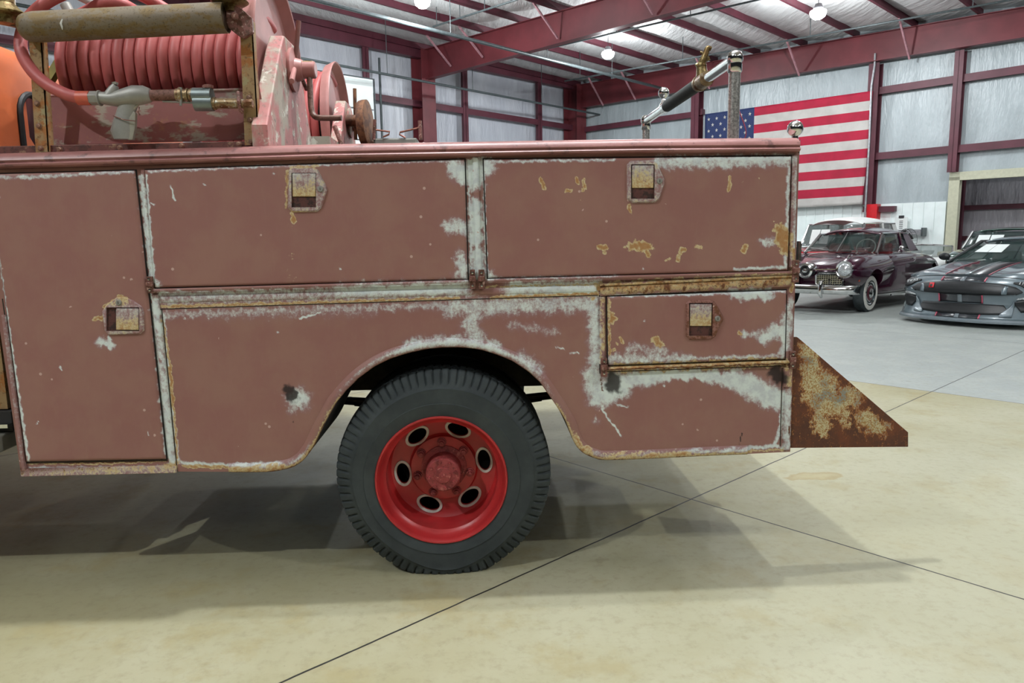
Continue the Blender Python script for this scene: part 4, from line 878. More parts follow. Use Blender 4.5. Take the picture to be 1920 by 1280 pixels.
# brake handle rods and crank of the near reel
YC = 3.30
def oy(x, y, Y): return onY(x, y, Y)
mb = MB(); a, b = oy(560, 39, 3.30), oy(554, 112, 3.30); mb.tube([a, b], .0105, 12); mb.build('brake_rod', M_['rust2'] if 'rust2' in M_ else M_['hingecol'], R1)
mb = MB(); mb.tube([oy(552, 128, 3.27), oy(547, 152, 3.12)], .011, 12); mb.build('brake_rod', M_['pink'], R1)
mb = MB(); mb.tube([oy(557, 125, 3.32), oy(575, 168, 3.42)], .009, 12); mb.build('brake_rod', M_['hingecol'], R1)
mb = MB(); mb.tube([oy(566, 124, 3.3), oy(587, 124, 3.3)], .023, 16); mb.build('crank_coupling', M_['bronze'], R1)
mb = MB(); mb.tube(spline([oy(580, 134, 3.3), oy(582, 180, 3.28), oy(584, 205, 3.27), oy(589, 217, 3.26), oy(601, 221, 3.25), oy(641, 221, 3.24)], 5), .0125, 12); mb.build('crank_handle', M_['brass2'] if 'brass2' in M_ else M_['hingecol'], R1)
# far reel: brown hand wheel and rods
mb = MB(); c = oy(684, 232, 4.55); mb.lathe([(.001, -.02), (.12, -.025), (.135, -.02), (.14, .0), (.14, .025), (.12, .03), (.001, .03)], c, (.99, -.10, .03), 40); mb.build('hand_wheel', M_['rust'], R2, smooth=40)
mb = MB(); mb.tube([oy(665, 166, 4.6), oy(667, 262, 4.6)], .011, 10); mb.build('brake_rod', M_['rust'], R2)
mb = MB(); c = oy(664, 226, 4.6); mb.tube([tuple(np.array(c) - [.06, 0, 0]), tuple(np.array(c) + [.05, 0, 0])], .035, 16); mb.build('hub_collar', M_['rust'], R2)
mb = MB(); mb.tube([oy(627, 236, 4.2), oy(641, 272, 4.2)], .013, 10); mb.build('crank_stub', M_['hingecol'], R2)
mb = MB(); a = oy(580, 258, 4.0); b = oy(622, 275, 4.0); mb.box((a[0] - .2, 3.95, 1.70), (b[0], 4.3, a[2])); mb.build('reel_base', M_['pinkworn'], R2, smooth=0)
# side panel behind the nozzle with its bent apron
def hp_mat():
    t = NT('reel_side_panel'); n = t.noise(5, 5, .6, sc=(1, 1, 2)); m = t.noise(20, 7, .7)
    c = t.mix(t.step(n, .50, .56), srgb(132, 74, 68), srgb(150, 138, 122)); c = t.mix(t.step(n, .57, .63), c, srgb(140, 98, 92)); c = t.mix(t.math('MULTIPLY', t.step(m, .55, .7), .5), c, srgb(150, 104, 62)); t.bump(m, .1, .001); return t.done(c, .55)
M_['hp'] = hp_mat()
mb = MB(); a, b, c, d = oy(84, 180, 2.99), oy(460, 168, 2.99), oy(88, 272, 2.97), oy(462, 262, 2.97)
mb.prism([c, d, b, a], (0, .01, 0)); mb.tube([tuple(np.array(a) + [0, .004, 0]), tuple(np.array(b) + [0, .004, 0])], .007, 8); pan = mb.build('reel_apron', M_['hp'], truck, smooth=0)
# rusty angle along the deck
def bar(p0, p1, Y, hpx, dep, name, mat, parent=None, flange=True):
    a, b = np.array(oy(*p0, Y)), np.array(oy(*p1, Y)); h = hpx * Y / F_PX; mb = MB()
    mb.hexa([(a[0], Y, a[2] - h), (b[0], Y, b[2] - h), (b[0], Y + dep, b[2] - h), (a[0], Y + dep, a[2] - h), (a[0], Y, a[2]), (b[0], Y, b[2]), (b[0], Y + dep, b[2]), (a[0], Y + dep, a[2])])
    return mb.build(name, mat, parent or truck, bevel=.002)
M_['deckrust'] = rusty('brown_red_angle', srgb(104, 60, 52), srgb(76, 44, 36), srgb(140, 110, 84), .5, 10, .6)
ang = bar((-90, 276), (488, 264), 2.905, 15, .006, 'deck_angle', M_['deckrust'])
M_['bolt'] = flat('bolt_head', srgb(150, 118, 100), .4, .5)
def bolt(x, y, Y, parent, r=.0075): 
    mb = MB(); mb.lathe([(r * 1.5, .002), (r * 1.5, -.001), (r, -.001), (r, -.007), (r * .7, -.009), (.0001, -.009)], oy(x, y, Y), (0, 1, 0), 12); mb.build('bolt', M_['bolt'], parent, smooth=30)
for x, y in ((112, 280), (225, 277), (341, 273)): bolt(x, y, 2.905, ang)
# roller frame: two posts, roller, brackets
fr = empty('x', (0, 0, 0), 'x', 'x'); bpy.data.objects.remove(fr)
def post(tl, tr, bl, br, Y, name):
    mb = MB(); P = [oy(*p, Y) for p in (bl, br, tr, tl)]; mb.prism(P, (0, .005, 0)); r0, r1 = oy(*br, Y), oy(*tr, Y); mb.prism([r0, (r0[0], Y + .035, r0[2]), (r1[0], Y + .035, r1[2]), r1], (-.005, 0, 0))
    return mb.build(name, M_['yrust'], truck, smooth=0)
pl = post((54, 72), (78, 72), (67, 287), (92, 284), 2.895, 'roller_post'); pr_ = post((449, 30), (473, 38), (459, 272), (486, 272), 2.895, 'roller_post')
for x, y, q in ((69, 194, pl), (73, 236, pl), (76, 278, pl), (467, 183, pr_), (469, 225, pr_), (471, 266, pr_), (448, 270, pr_)): bolt(x, y, 2.894, q)
a, b = np.array(oy(38, 52, 2.86)), np.array(oy(424, 33, 2.86)); ax = (b - a) / np.linalg.norm(b - a); L_ = float(np.linalg.norm(b - a))
mb = MB(); mb.lathe([(.0001, 0), (.02, 0), (.036, .006), (.044, .014), (.050, .03), (.0535, .06), (.0545, L_ - .015), (.0545, L_), (.050, L_ - .001), (.050, L_ - .012), (.0001, L_ - .014)], tuple(a), tuple(ax), 48); rol = mb.build('guide_roller', M_['roller'], truck, smooth=35); rol['label'] = 'long horizontal tarnished steel hose guide roller'
mb = MB(); P = [oy(117, 36, 2.807), oy(114, 44, 2.805), oy(116, 50, 2.806), oy(117, 56, 2.808)]; mb.tube(P, [.002, .004, .0035, .001], 8); mb.build('paint_mark', M_['holewhite'], rol)
mb = MB(); mb.prism([oy(*p, 2.87) for p in ((423, 14), (432, 8), (450, 14), (472, 33), (474, 60), (456, 72), (446, 66), (428, 52), (424, 40))], (0, .02, 0)); mb.tube([oy(440, 30, 2.85), oy(440, 30, 2.9)], .014, 10); mb.build('roller_bracket', M_['deckrust2'] if 'deckrust2' in M_ else M_['hingecol'], rol, smooth=0, bevel=.002)
c = oy(431, 6, 2.88); mb = MB(); mb.lathe([(.02, -.03), (.022, -.008), (.056, -.004), (.068, .004), (.062, .012), (.04, .018), (.001, .02)], c, (0, 0, 1), 32); mb.build('vertical_roller_base', M_['bronze'], rol)
mb = MB(); mb.lathe([(.026, .012), (.026, .2)], c, (0, 0, 1), 20); mb.build('vertical_roller', M_['yrust'], rol)
c = oy(10, 26, 2.88); mb = MB(); mb.lathe([(.03, -.035), (.034, -.010), (.068, -.004), (.072, .002), (.05, .018), (.036, .035), (.034, .2)], c, (0, 0, 1), 32); mb.build('vertical_roller', M_['bronze'], rol)
mb = MB(); mb.prism([oy(*p, 2.90) for p in ((-20, 22), (36, 26), (36, 44), (26, 50), (10, 46), (-20, 40))], (0, .03, 0)); mb.build('roller_bracket', M_['hingecol'], rol, smooth=0, bevel=.002)
# olive bar
mb = MB(); mb.tube([oy(88, 158, 3.2), oy(112, 118, 3.2)], .022, 4); mb.build('diagonal_bar', M_['yellowbar'], truck, smooth=0)
# hose tail from the reel over the roller to the nozzle
tail = spline([oy(330, 30, 3.18), oy(285, 2, 3.15), oy(225, -22, 3.05), oy(150, -20, 2.98), oy(95, 0, 2.96), oy(58, 30, 2.95), oy(42, 60, 2.93), oy(40, 95, 2.90), oy(58, 130, 2.89), oy(88, 158, 2.88), oy(125, 177, 2.87), oy(150, 183, 2.87), oy(168, 184, 2.87)], 8)
mb = MB(); mb.tube(tail, .0225, 16); mb.build('hose_tail', M_['hose'], R1, smooth=80)
loop = spline([oy(118, 40, 3.12), oy(160, 24, 3.05), oy(195, 6, 3.02), oy(222, 6, 3.02), oy(248, 18, 3.06), oy(275, 40, 3.12)], 8)
mb = MB(); mb.tube(loop, .0235, 16); mb.build('hose_loop', M_['hose'], R1, smooth=80)
mb = MB(); mb.tube([oy(145, -8, 3.1), oy(178, 8, 3.1)], .016, 12); mb.tube([oy(122, 8, 3.12), oy(134, 30, 3.12)], .02, 12); mb.build('hose_coupling', M_['alu'], R1)
# nozzle
no = empty('hose_nozzle', oy(230, 262, 2.865), 'grey metal pistol grip hose nozzle with brass pipe ends hanging level on the roller frame', 'nozzle')
mb = MB(); mb.tube([oy(146, 184, 2.865), oy(170, 184, 2.865)], .0255, 20); mb.build('hose_cuff', M_['hoseorange'], no)
A, B = oy(169, 184, 2.865), oy(186, 184, 2.865); mb = MB(); mb.tube([A, B], .026, 6); mb.tube([B, oy(188.5, 184, 2.865)], .029, 16); mb.build('swivel_nut', M_['alu'], no, smooth=20, bevel=.002)
mb = MB(); mb.tube([oy(186, 183, 2.865), oy(196, 184, 2.865), oy(214, 186, 2.865), oy(232, 183, 2.865), oy(252, 179, 2.865), oy(270, 178, 2.865), oy(281, 179, 2.865), oy(284, 179, 2.865)], [.021, .023, .026, .032, .037, .034, .026, .021], 20)
mb.ball(oy(258, 174, 2.848), .024, 16, (1.5, .7, .75)); no_b = mb.build('nozzle_body', M_['alu'], no, smooth=60)
mb = MB(); mb.tube([oy(206, 180, 2.865), oy(213, 167, 2.865), oy(217, 160, 2.865)], [.022, .018, .012], 16); mb.lathe([(.010, 0), (.012, .008), (.0001, .012)], oy(216, 159, 2.865), (0, 0, 1), 8); mb.build('top_cap', M_['alu'], no)
P = [(234, 190, 28), (233, 205, 22), (228, 225, 19), (224, 245, 20), (227, 260, 19)]
gx = [oy(244, 188, 2.865), oy(239, 202, 2.865), oy(232, 222, 2.865), (oy(229, 244, 2.865)), oy(232, 261, 2.865)]; rr = [.040, .036, .036, .043, .036]; V = []; n = 20
for g, r in zip(gx, rr):
    for k in range(n): a = 2 * PI * k / n; V.append((g[0] + r * 1.0 * math.cos(a), g[1] + r * .48 * math.sin(a), g[2]))
mb = MB(); mb.add(V, [(i * n + k, i * n + (k + 1) % n, (i + 1) * n + (k + 1) % n, (i + 1) * n + k) for i in range(4) for k in range(n)] + [tuple(range(n)), tuple(4 * n + k for k in range(n))]); mb.build('pistol_grip', M_['alu'], no, smooth=60)
mb = MB(); mb.tube(spline([oy(262, 192, 2.86), oy(247, 208, 2.86), oy(238, 225, 2.86), oy(238, 245, 2.86), oy(244, 260, 2.86)], 5), [.006] * 21, 8); mb.prism([oy(*p, 2.853) for p in ((250, 208), (254, 212), (253, 240), (248, 262), (239, 262), (236, 245), (238, 226))], (0, .018, 0)); mb.build('trigger', M_['alu2'] if 'alu2' in M_ else M_['alu'], no, smooth=0, bevel=.003)
mb = MB(); mb.tube(spline([oy(212, 217, 2.845), oy(232, 224, 2.842), oy(254, 227, 2.845)], 4), .002, 6); mb.tube(spline([oy(261, 200, 2.85), oy(259, 210, 2.85), oy(262, 215, 2.85)], 4), .003, 6); mb.build('wire', M_['hingecol'], no)
mb = MB(); mb.tube([oy(282, 179, 2.865), oy(333, 178, 2.865)], .0205, 20); mb.build('barrel_pipe', M_['rustpipe'] if 'rustpipe' in M_ else M_['hingecol'], no)
mb = MB()
for x0, x1, r in ((331, 336, .023), (337, 343, .028), (345, 350, .021), (351, 354, .025), (355, 358, .021), (359, 365, .0245)): mb.tube([oy(x0, 178, 2.865), oy(x1, 178, 2.865)], r, 20)
mb.build('threaded_coupling', M_['brass'], no, smooth=35)
mb = MB(); mb.tube([oy(305, 190, 2.862), oy(366, 193, 2.862)], .0035, 8); mb.tube([oy(339, 164, 2.85), oy(339, 198, 2.85)], .005, 8); mb.build('control_rod', M_['alu'], no)
mb = MB(); mb.tube([oy(363, 180, 2.865), oy(398, 180, 2.865)], .030, 20); mb.tube([oy(366, 193, 2.865), oy(400, 193, 2.865)], .030, 20); mb.tube([oy(384, 178, 2.865), oy(384, 168, 2.865)], .024, 16); mb.build('tee_fitting', M_['galv'], no, smooth=50)
mb = MB(); mb.lathe([(.0001, 0), (.021, 0), (.021, .01), (.012, .014), (.0001, .014)], oy(390, 166, 2.865), (0, 0, 1), 8); mb.build('plug', M_['hingecol'], no)
mb = MB(); mb.tube([oy(397, 194, 2.865), oy(405, 194, 2.865)], .024, 8); mb.tube([oy(404, 194, 2.865), oy(447, 194, 2.865)], .0185, 20); mb.tube([oy(448, 194, 2.865), oy(463, 194, 2.865)], .017, 16); mb.tube([oy(462, 194, 2.865), oy(474, 194, 2.865)], .0165, 6); mb.build('outlet_pipe', M_['brass'], no, smooth=35)
mb = MB(); mb.tube([oy(446, 172, 2.858), oy(447, 190, 2.842), oy(450, 206, 2.855), oy(454, 211, 2.875)], .006, 8); mb.build('hanging_hook', M_['hingecol'], no)
# chrome grab rail across the body
M_['postchrome'] = flat('pitted_chrome', (.62, .61, .58), .3, .8, vary=.25, scale=120, bump=.2)
XG, ZG = 1.048, 2.095
mb = MB(); mb.tube([(XG, 2.97, 1.68), (XG, 2.97, ZG)], .0235, 24); gr = mb.build('grab_rail', M_['postchrome'], truck); gr['label'] = 'chrome rail on two posts over the rear of the body'
mb = MB(); mb.tube([(XG, 4.52, 1.68), (XG, 4.52, ZG)], .0235, 24); mb.build('far_post', M_['postchrome'], gr)
mb = MB(); mb.tube([(XG, 2.98, ZG), (XG, 4.52, ZG)], .0225, 24); mb.build('cross_bar', M_['chrome'], gr)
for y in (2.97, 4.52):
    mb = MB(); mb.ball((XG, y, ZG + .002), .033, 24); mb.lathe([(.029, -.02), (.029, -.05), (.025, -.055)], (XG, y, ZG), (0, 0, 1), 24); mb.build('ball_joint', M_['chrome'], gr, smooth=60)
mb = MB(); mb.tube([(XG, 3.40, ZG), (XG, 4.02, ZG)], .031, 24); mb.build('rubber_grip', M_['grip'], gr)
mb = MB(); mb.tube([(XG, 3.33, ZG), (XG, 3.43, ZG)], .034, 20); mb.tube([(XG, 3.42, ZG), (XG, 3.445, ZG)], .037, 20); mb.build('clamp', M_['brass'], gr)
# little bronze horn / siren bracket standing on the clamp
mb = MB(); b0 = np.array([XG, 3.40, ZG + .02]); mb.tube([tuple(b0 + [0, 0, 0]), tuple(b0 + [-.005, .0, .05])], [.028, .022], 16); mb.ball(tuple(b0 + [-.005, 0, .05]), .024, 16)
mb.tube(spline([tuple(b0 + q) for q in ([-.01, 0, .05], [.0, -.01, .075], [.012, -.01, .105], [.02, -.01, .125], [.035, -.01, .122])], 5), [.018 - .0004 * i for i in range(21)], 12); mb.tube([tuple(b0 + [-.03, 0, .05]), tuple(b0 + [.03, 0, .085])], .010, 10); mb.tube([tuple(b0 + [.01, -.01, .1]), tuple(b0 + [-.012, 0, .11])], .006, 8)
mb.build('bronze_hook', M_['bronze'], gr, smooth=60)
mb = MB(); mb.ball((XG, 4.10, ZG + .085), .031, 24); mb.lathe([(.024, -.0855), (.024, -.065), (.012, -.05), (.012, -.02)], (XG, 4.10, ZG + .085), (0, 0, 1), 16); mb.tube([(XG, 4.02, ZG), (XG, 4.08, ZG)], .03, 20); mb.build('ball_finial', M_['chrome'], gr, smooth=60)
M_['pinkwire'] = flat('pink_wire', srgb(196, 96, 120), .5)
mb = MB(); mb.tube(spline([(XG + .02, 2.99, ZG - .05), (XG + .01, 3.0, ZG - .12), (XG + .035, 3.0, ZG - .2), (XG + .065, 3.0, ZG - .28), (XG + .055, 3.0, ZG - .34), (XG + .09, 3.0, ZG - .42)], 6), .0022, 6); mb.build('hanging_wire', M_['pinkwire'], gr)
# copper rods and grey tray on the far side
M_['copper'] = rusty('copper_rod', srgb(150, 96, 80), srgb(100, 60, 46), None, .4, 30, .4, .4)
Yt_ = 4.55; mb = MB(); a, b = oy(700, 259, Yt_), oy(782, 259, Yt_); mb.box((a[0], Yt_, 1.68), (b[0], Yt_ + .3, a[2])); tray = mb.build('tool_tray', M_['graybox'], truck, bevel=.01)
mb = MB(); mb.tube([oy(703, 224, Yt_), oy(701, 262, Yt_)], .010, 10); mb.build('upright_rod', M_['hingecol'], tray)
mb = MB(); mb.tube([oy(787, 226, Yt_), oy(789, 262, Yt_)], .012, 10); mb.build('upright_rod', M_['hingecol'], tray)
mb = MB(); mb.tube([oy(702, 243, Yt_), oy(731, 247, Yt_), oy(729, 252, Yt_), oy(718, 257, Yt_)], .0055, 8); mb.build('copper_hook', M_['copper'], tray)
mb = MB(); mb.tube([oy(788, 226, Yt_), oy(784, 240, Yt_), oy(750, 248, Yt_), oy(749, 252, Yt_), oy(760, 258, Yt_)], .0055, 8); mb.build('copper_hook', M_['copper'], tray)
#PART4
# ---------------------------------------------------------------- parked cars
def carpaint(name, col, rough=.22, metal=.25, coat=1.0):
    return flat(name, col, rough, metal, vary=.03, scale=3, coat=coat)
M_['plum'] = carpaint('plum_paint', srgb(58, 8, 36)); M_['lead'] = carpaint('lead_grey_paint', srgb(104, 117, 124), .25, .1); M_['greenp'] = carpaint('dark_green_paint', srgb(14, 62, 50)); M_['redp'] = carpaint('red_car_paint', srgb(176, 18, 34)); M_['whitep'] = carpaint('white_car_paint', srgb(236, 238, 236), .5, 0, .15)
M_['stripe'] = carpaint('black_stripe', srgb(40, 44, 50), .3, 0); M_['stripe_r'] = carpaint('thin_red_stripe', srgb(170, 60, 84), .4, 0); M_['stripe_g'] = carpaint('thin_grey_stripe', srgb(104, 114, 120), .4, 0)
M_['redleather'] = flat('red_leather', srgb(150, 54, 58), .5); M_['cream2'] = flat('cream_interior', srgb(190, 184, 166), .6); M_['lens'] = flat('headlamp_lens', (.75, .78, .8), .08, .6, vary=.25, scale=60); M_['amber'] = flat('amber_lens', srgb(170, 80, 60), .2)
M_['cardark'] = flat('car_black_trim', (.010, .011, .013), .45); M_['hubred'] = flat('plum_hubcap', srgb(96, 48, 56), .3, .4)
def glass_mat():
    t = NT('car_glass'); t.b.inputs['Alpha'].default_value = .38; return t.done((.03, .06, .055), .03, 0, .9)
M_['cglass'] = glass_mat()
def loft(root, name, mat, st, sub=2, n_pts=None, cuts=None, u0=0.0, close=True):
    """st: list of (v, [(u, z), ...]) half profiles from top centre round to bottom centre"""
    V = []; Fc = []
    full = []
    for v, pr in st:
        ring = [(u0 + u, v, z) for u, z in pr] + [(u0 - u, v, z) for u, z in reversed(pr) if abs(u) > 1e-6]
        full.append(ring)
    m = len(full[0]); mb = MB(); V = [p for r in full for p in r]
    Fc = [(i * m + k, i * m + (k + 1) % m, (i + 1) * m + (k + 1) % m, (i + 1) * m + k) for i in range(len(st) - 1) for k in range(m)] + [tuple(range(m)), tuple((len(st) - 1) * m + k for k in range(m))]
    mb.add(V, Fc); o = mb.build(name, mat, root, smooth=60, sub=sub)
    if cuts:
        bpy.context.view_layer.update(); dg = bpy.context.evaluated_depsgraph_get(); me = bpy.data.meshes.new_from_object(o.evaluated_get(dg)); o.modifiers.clear(); o.data = me
        for c in cuts:
            c = [c]; cut(o, c)
    return o
def body_prof(W, zb, zs, zc, tuck=.94):
    return [(0, zc), (.45 * W, zc - .01), (.78 * W, zc * .55 + zs * .45 + .005), (.95 * W, zs), (W, zs - .13), (W, zb + .5 * (zs - zb) - .05), (W * .99, zb + .12), (tuck * W, zb), (.4 * W, zb), (0, zb)]
def cyl_cut(u, v, z, r, w_):
    c = MB(); c.lathe([(r, -w_), (r, w_)], (u, v, z), (1, 0, 0), 32); return c
def car_wheel(root, u, v, r, wdt, side, style='alloy'):
    s = 1 if side > 0 else -1
    mb = MB(); mb.lathe([(r * .62, .0), (r * .66, -.008), (r * .9, -.006), (r * .97, .012), (r, .03), (r, wdt - .03), (r * .95, wdt), (r * .62, wdt - .01)], (u, v, r), (-s, 0, 0), 40)
    o = mb.build('wheel', M_['tyre'], root, smooth=40)
    if style == 'white':
        mb = MB(); mb.lathe([(r * .67, -.010), (r * .70, -.013), (r * .89, -.011), (r * .90, -.006)], (u, v, r), (-s, 0, 0), 40, cap=False); mb.build('whitewall', M_['holewhite'], o)
        mb = MB(); mb.lathe([(r * .63, .005), (r * .60, -.012), (r * .5, .01), (r * .44, -.004), (r * .40, -.002)], (u, v, r), (-s, 0, 0), 40, cap=False); mb.build('trim_ring', M_['chrome'], o)
        mb = MB(); mb.lathe([(r * .44, .0), (r * .35, -.01), (.001, -.015)], (u, v, r), (-s, 0, 0), 30); mb.build('hubcap', M_['hubred'], o)
        mb = MB(); mb.lathe([(r * .26, -.016), (r * .2, -.035), (.001, -.04)], (u, v, r), (-s, 0, 0), 30); mb.build('hub_centre', M_['chrome'], o)
    else:
        mb = MB(); mb.lathe([(r * .64, .01), (r * .6, .03), (.001, .05)], (u, v, r), (-s, 0, 0), 30)
        for k in range(10):
            a = 2 * PI * k / 10; mb.beam((u, v, r), (u - s * .0, v + r * .62 * math.cos(a), r + r * .62 * math.sin(a)), .02, .03, (1, 0, 0))
        mb.build('rim', M_['stripe'], o)
    return o
def sheetquad(a, b, c, d, name, mat, root, th=.006, bow=0.0, n=6, dirn=(0, -1, 0)):
    """bilinear patch a b (bottom) c d (top, same order) bowed along dirn"""
    mb = MB(); V = []; A, B, C_, D = map(Vector, (a, b, c, d)); dr = Vector(dirn)
    for j in range(n + 1):
        for i in range(n + 1):
            u, v = i / n, j / n; V.append(A * (1 - u) * (1 - v) + B * u * (1 - v) + D * u * v + C_ * (1 - u) * v + dr * bow * (1 - (2 * u - 1) ** 2))
    mb.add(V, [(j * (n + 1) + i, j * (n + 1) + i + 1, (j + 1) * (n + 1) + i + 1, (j + 1) * (n + 1) + i) for j in range(n) for i in range(n)])
    o = mb.build(name, mat, root, smooth=60); m = o.modifiers.new('solid', 'SOLIDIFY'); m.thickness = th; return o
def greenhouse(root, wb, wt, v0, z0, v1, z1, v2, z2, v3, z3, paint, trim, seat, crown=.05, bow=.10, sheets=True, pil=.03, b_post=None):
    # roof
    mb = MB(); V = []; n = 8
    for j in range(n + 1):
        f = j / n; v = v1 + (v2 - v1) * f; zz = z1 + (z2 - z1) * f + crown * .6 * math.sin(PI * f)
        for i in range(n + 1):
            u = -1 + 2 * i / n; V.append((wt * u, v - (bow * (1 - u * u) if j == 0 else 0), zz + crown * (1 - u * u) - (.03 if abs(u) == 1 else 0)))
    mb.add(V, [(j * (n + 1) + i, j * (n + 1) + i + 1, (j + 1) * (n + 1) + i + 1, (j + 1) * (n + 1) + i) for j in range(n) for i in range(n)])
    o = mb.build('roof', paint, root, smooth=60); m = o.modifiers.new('solid', 'SOLIDIFY'); m.thickness = .05; m.offset = -1; m = o.modifiers.new('sub', 'SUBSURF'); m.levels = 1; m.render_levels = 1
    for s in (-1, 1):
        mb = MB(); mb.tube([(s * wb, v0, z0 - .03), (s * wt, v1, z1 - .02)], pil, 10); mb.build('windscreen_pillar', trim, root)
        bp = b_post or (v1 * .55 + v2 * .45 + .25); mb = MB(); mb.beam((s * wb, bp, z0 - .03), (s * wt, bp, z1), .04, .07, (0, 1, 0)); mb.build('door_pillar', paint, root)
        mb = MB(); mb.prism([(s * (wb - .02), v3, z3), (s * (wb - .02), v2 + .02, z3 - .0), (s * wt, v2 - .22, z2), (s * wt, v2 + .03, z2)], (-s * .04, 0, 0)); mb.build('rear_pillar', paint, root, smooth=0)
        sheetquad((s * (wb - .01), v0 + .1, z0), (s * (wb - .01), v2 + .0, z3), (s * (wt - .0), v1 + .05, z1 - .03), (s * wt, v2 - .2, z2 - .03), 'side_window', M_['cglass'], root)
        mb = MB(); mb.tube([(s * wt, v1, z1 - .01), (s * wt, v2, z2 - .01)], .018, 8); mb.build('roof_rail', trim, root)
    sheetquad((-wb + .03, v0, z0), (wb - .03, v0, z0), (-wt + .02, v1, z1 - .02), (wt - .02, v1, z1 - .02), 'windscreen', M_['cglass'], root, bow=bow)
    sheetquad((-wb + .1, v3, z3), (wb - .1, v3, z3), (-wt + .05, v2 + .02, z2 - .02), (wt - .05, v2 + .02, z2 - .02), 'rear_window', M_['cglass'], root)
    for s in (-1, 1):
        mb = MB(); mb.hexa([(s * .38 - .24, v1 + .35, z0 - .2), (s * .38 + .24, v1 + .35, z0 - .2), (s * .38 + .24, v1 + .50, z0 - .2), (s * .38 - .24, v1 + .50, z0 - .2), (s * .38 - .2, v1 + .45, z0 + .14), (s * .38 + .2, v1 + .45, z0 + .14), (s * .38 + .2, v1 + .55, z0 + .14), (s * .38 - .2, v1 + .55, z0 + .14)]); mb.build('seat_back', seat, root, bevel=.04)
def car_root(name, d, n, label, extra=0.0, cat='car'):
    return empty(name, BW(d, n, 0), label, cat, None, YB + math.radians(extra), local=True)

# ---- plum 1950s coupe with bullet nose
c = car_root('plum_coupe', -5.80, 12.15, 'dark plum vintage coupe with bullet nose, chrome bumper and whitewall tyre', 0)
st = [(.16, body_prof(.34, .42, .66, .80)), (.32, body_prof(.46, .36, .72, .86)), (.7, body_prof(.56, .30, .80, .94)), (1.15, body_prof(.74, .26, .88, 1.0)), (1.5, body_prof(.86, .24, .95, 1.03)), (2.2, body_prof(.89, .24, .97, 1.0)), (3.0, body_prof(.89, .24, .96, 1.0)), (3.7, body_prof(.86, .26, .90, .98)), (4.4, body_prof(.78, .30, .78, .90)), (4.85, body_prof(.62, .36, .62, .74)), (4.95, body_prof(.5, .42, .56, .66))]
body = loft(c, 'body', M_['plum'], st, cuts=[cyl_cut(.85, .84, .35, .40, .34), cyl_cut(-.85, .84, .35, .40, .34), cyl_cut(.85, 3.85, .36, .39, .30), cyl_cut(-.85, 3.85, .36, .39, .30)])
def ell(cu, cz, ru, rz, n=9): return [(cu + ru * math.sin(PI * k / (n - 1) * 2), cz + rz * math.cos(PI * k / (n - 1) * 2)) for k in range(n - 1)]
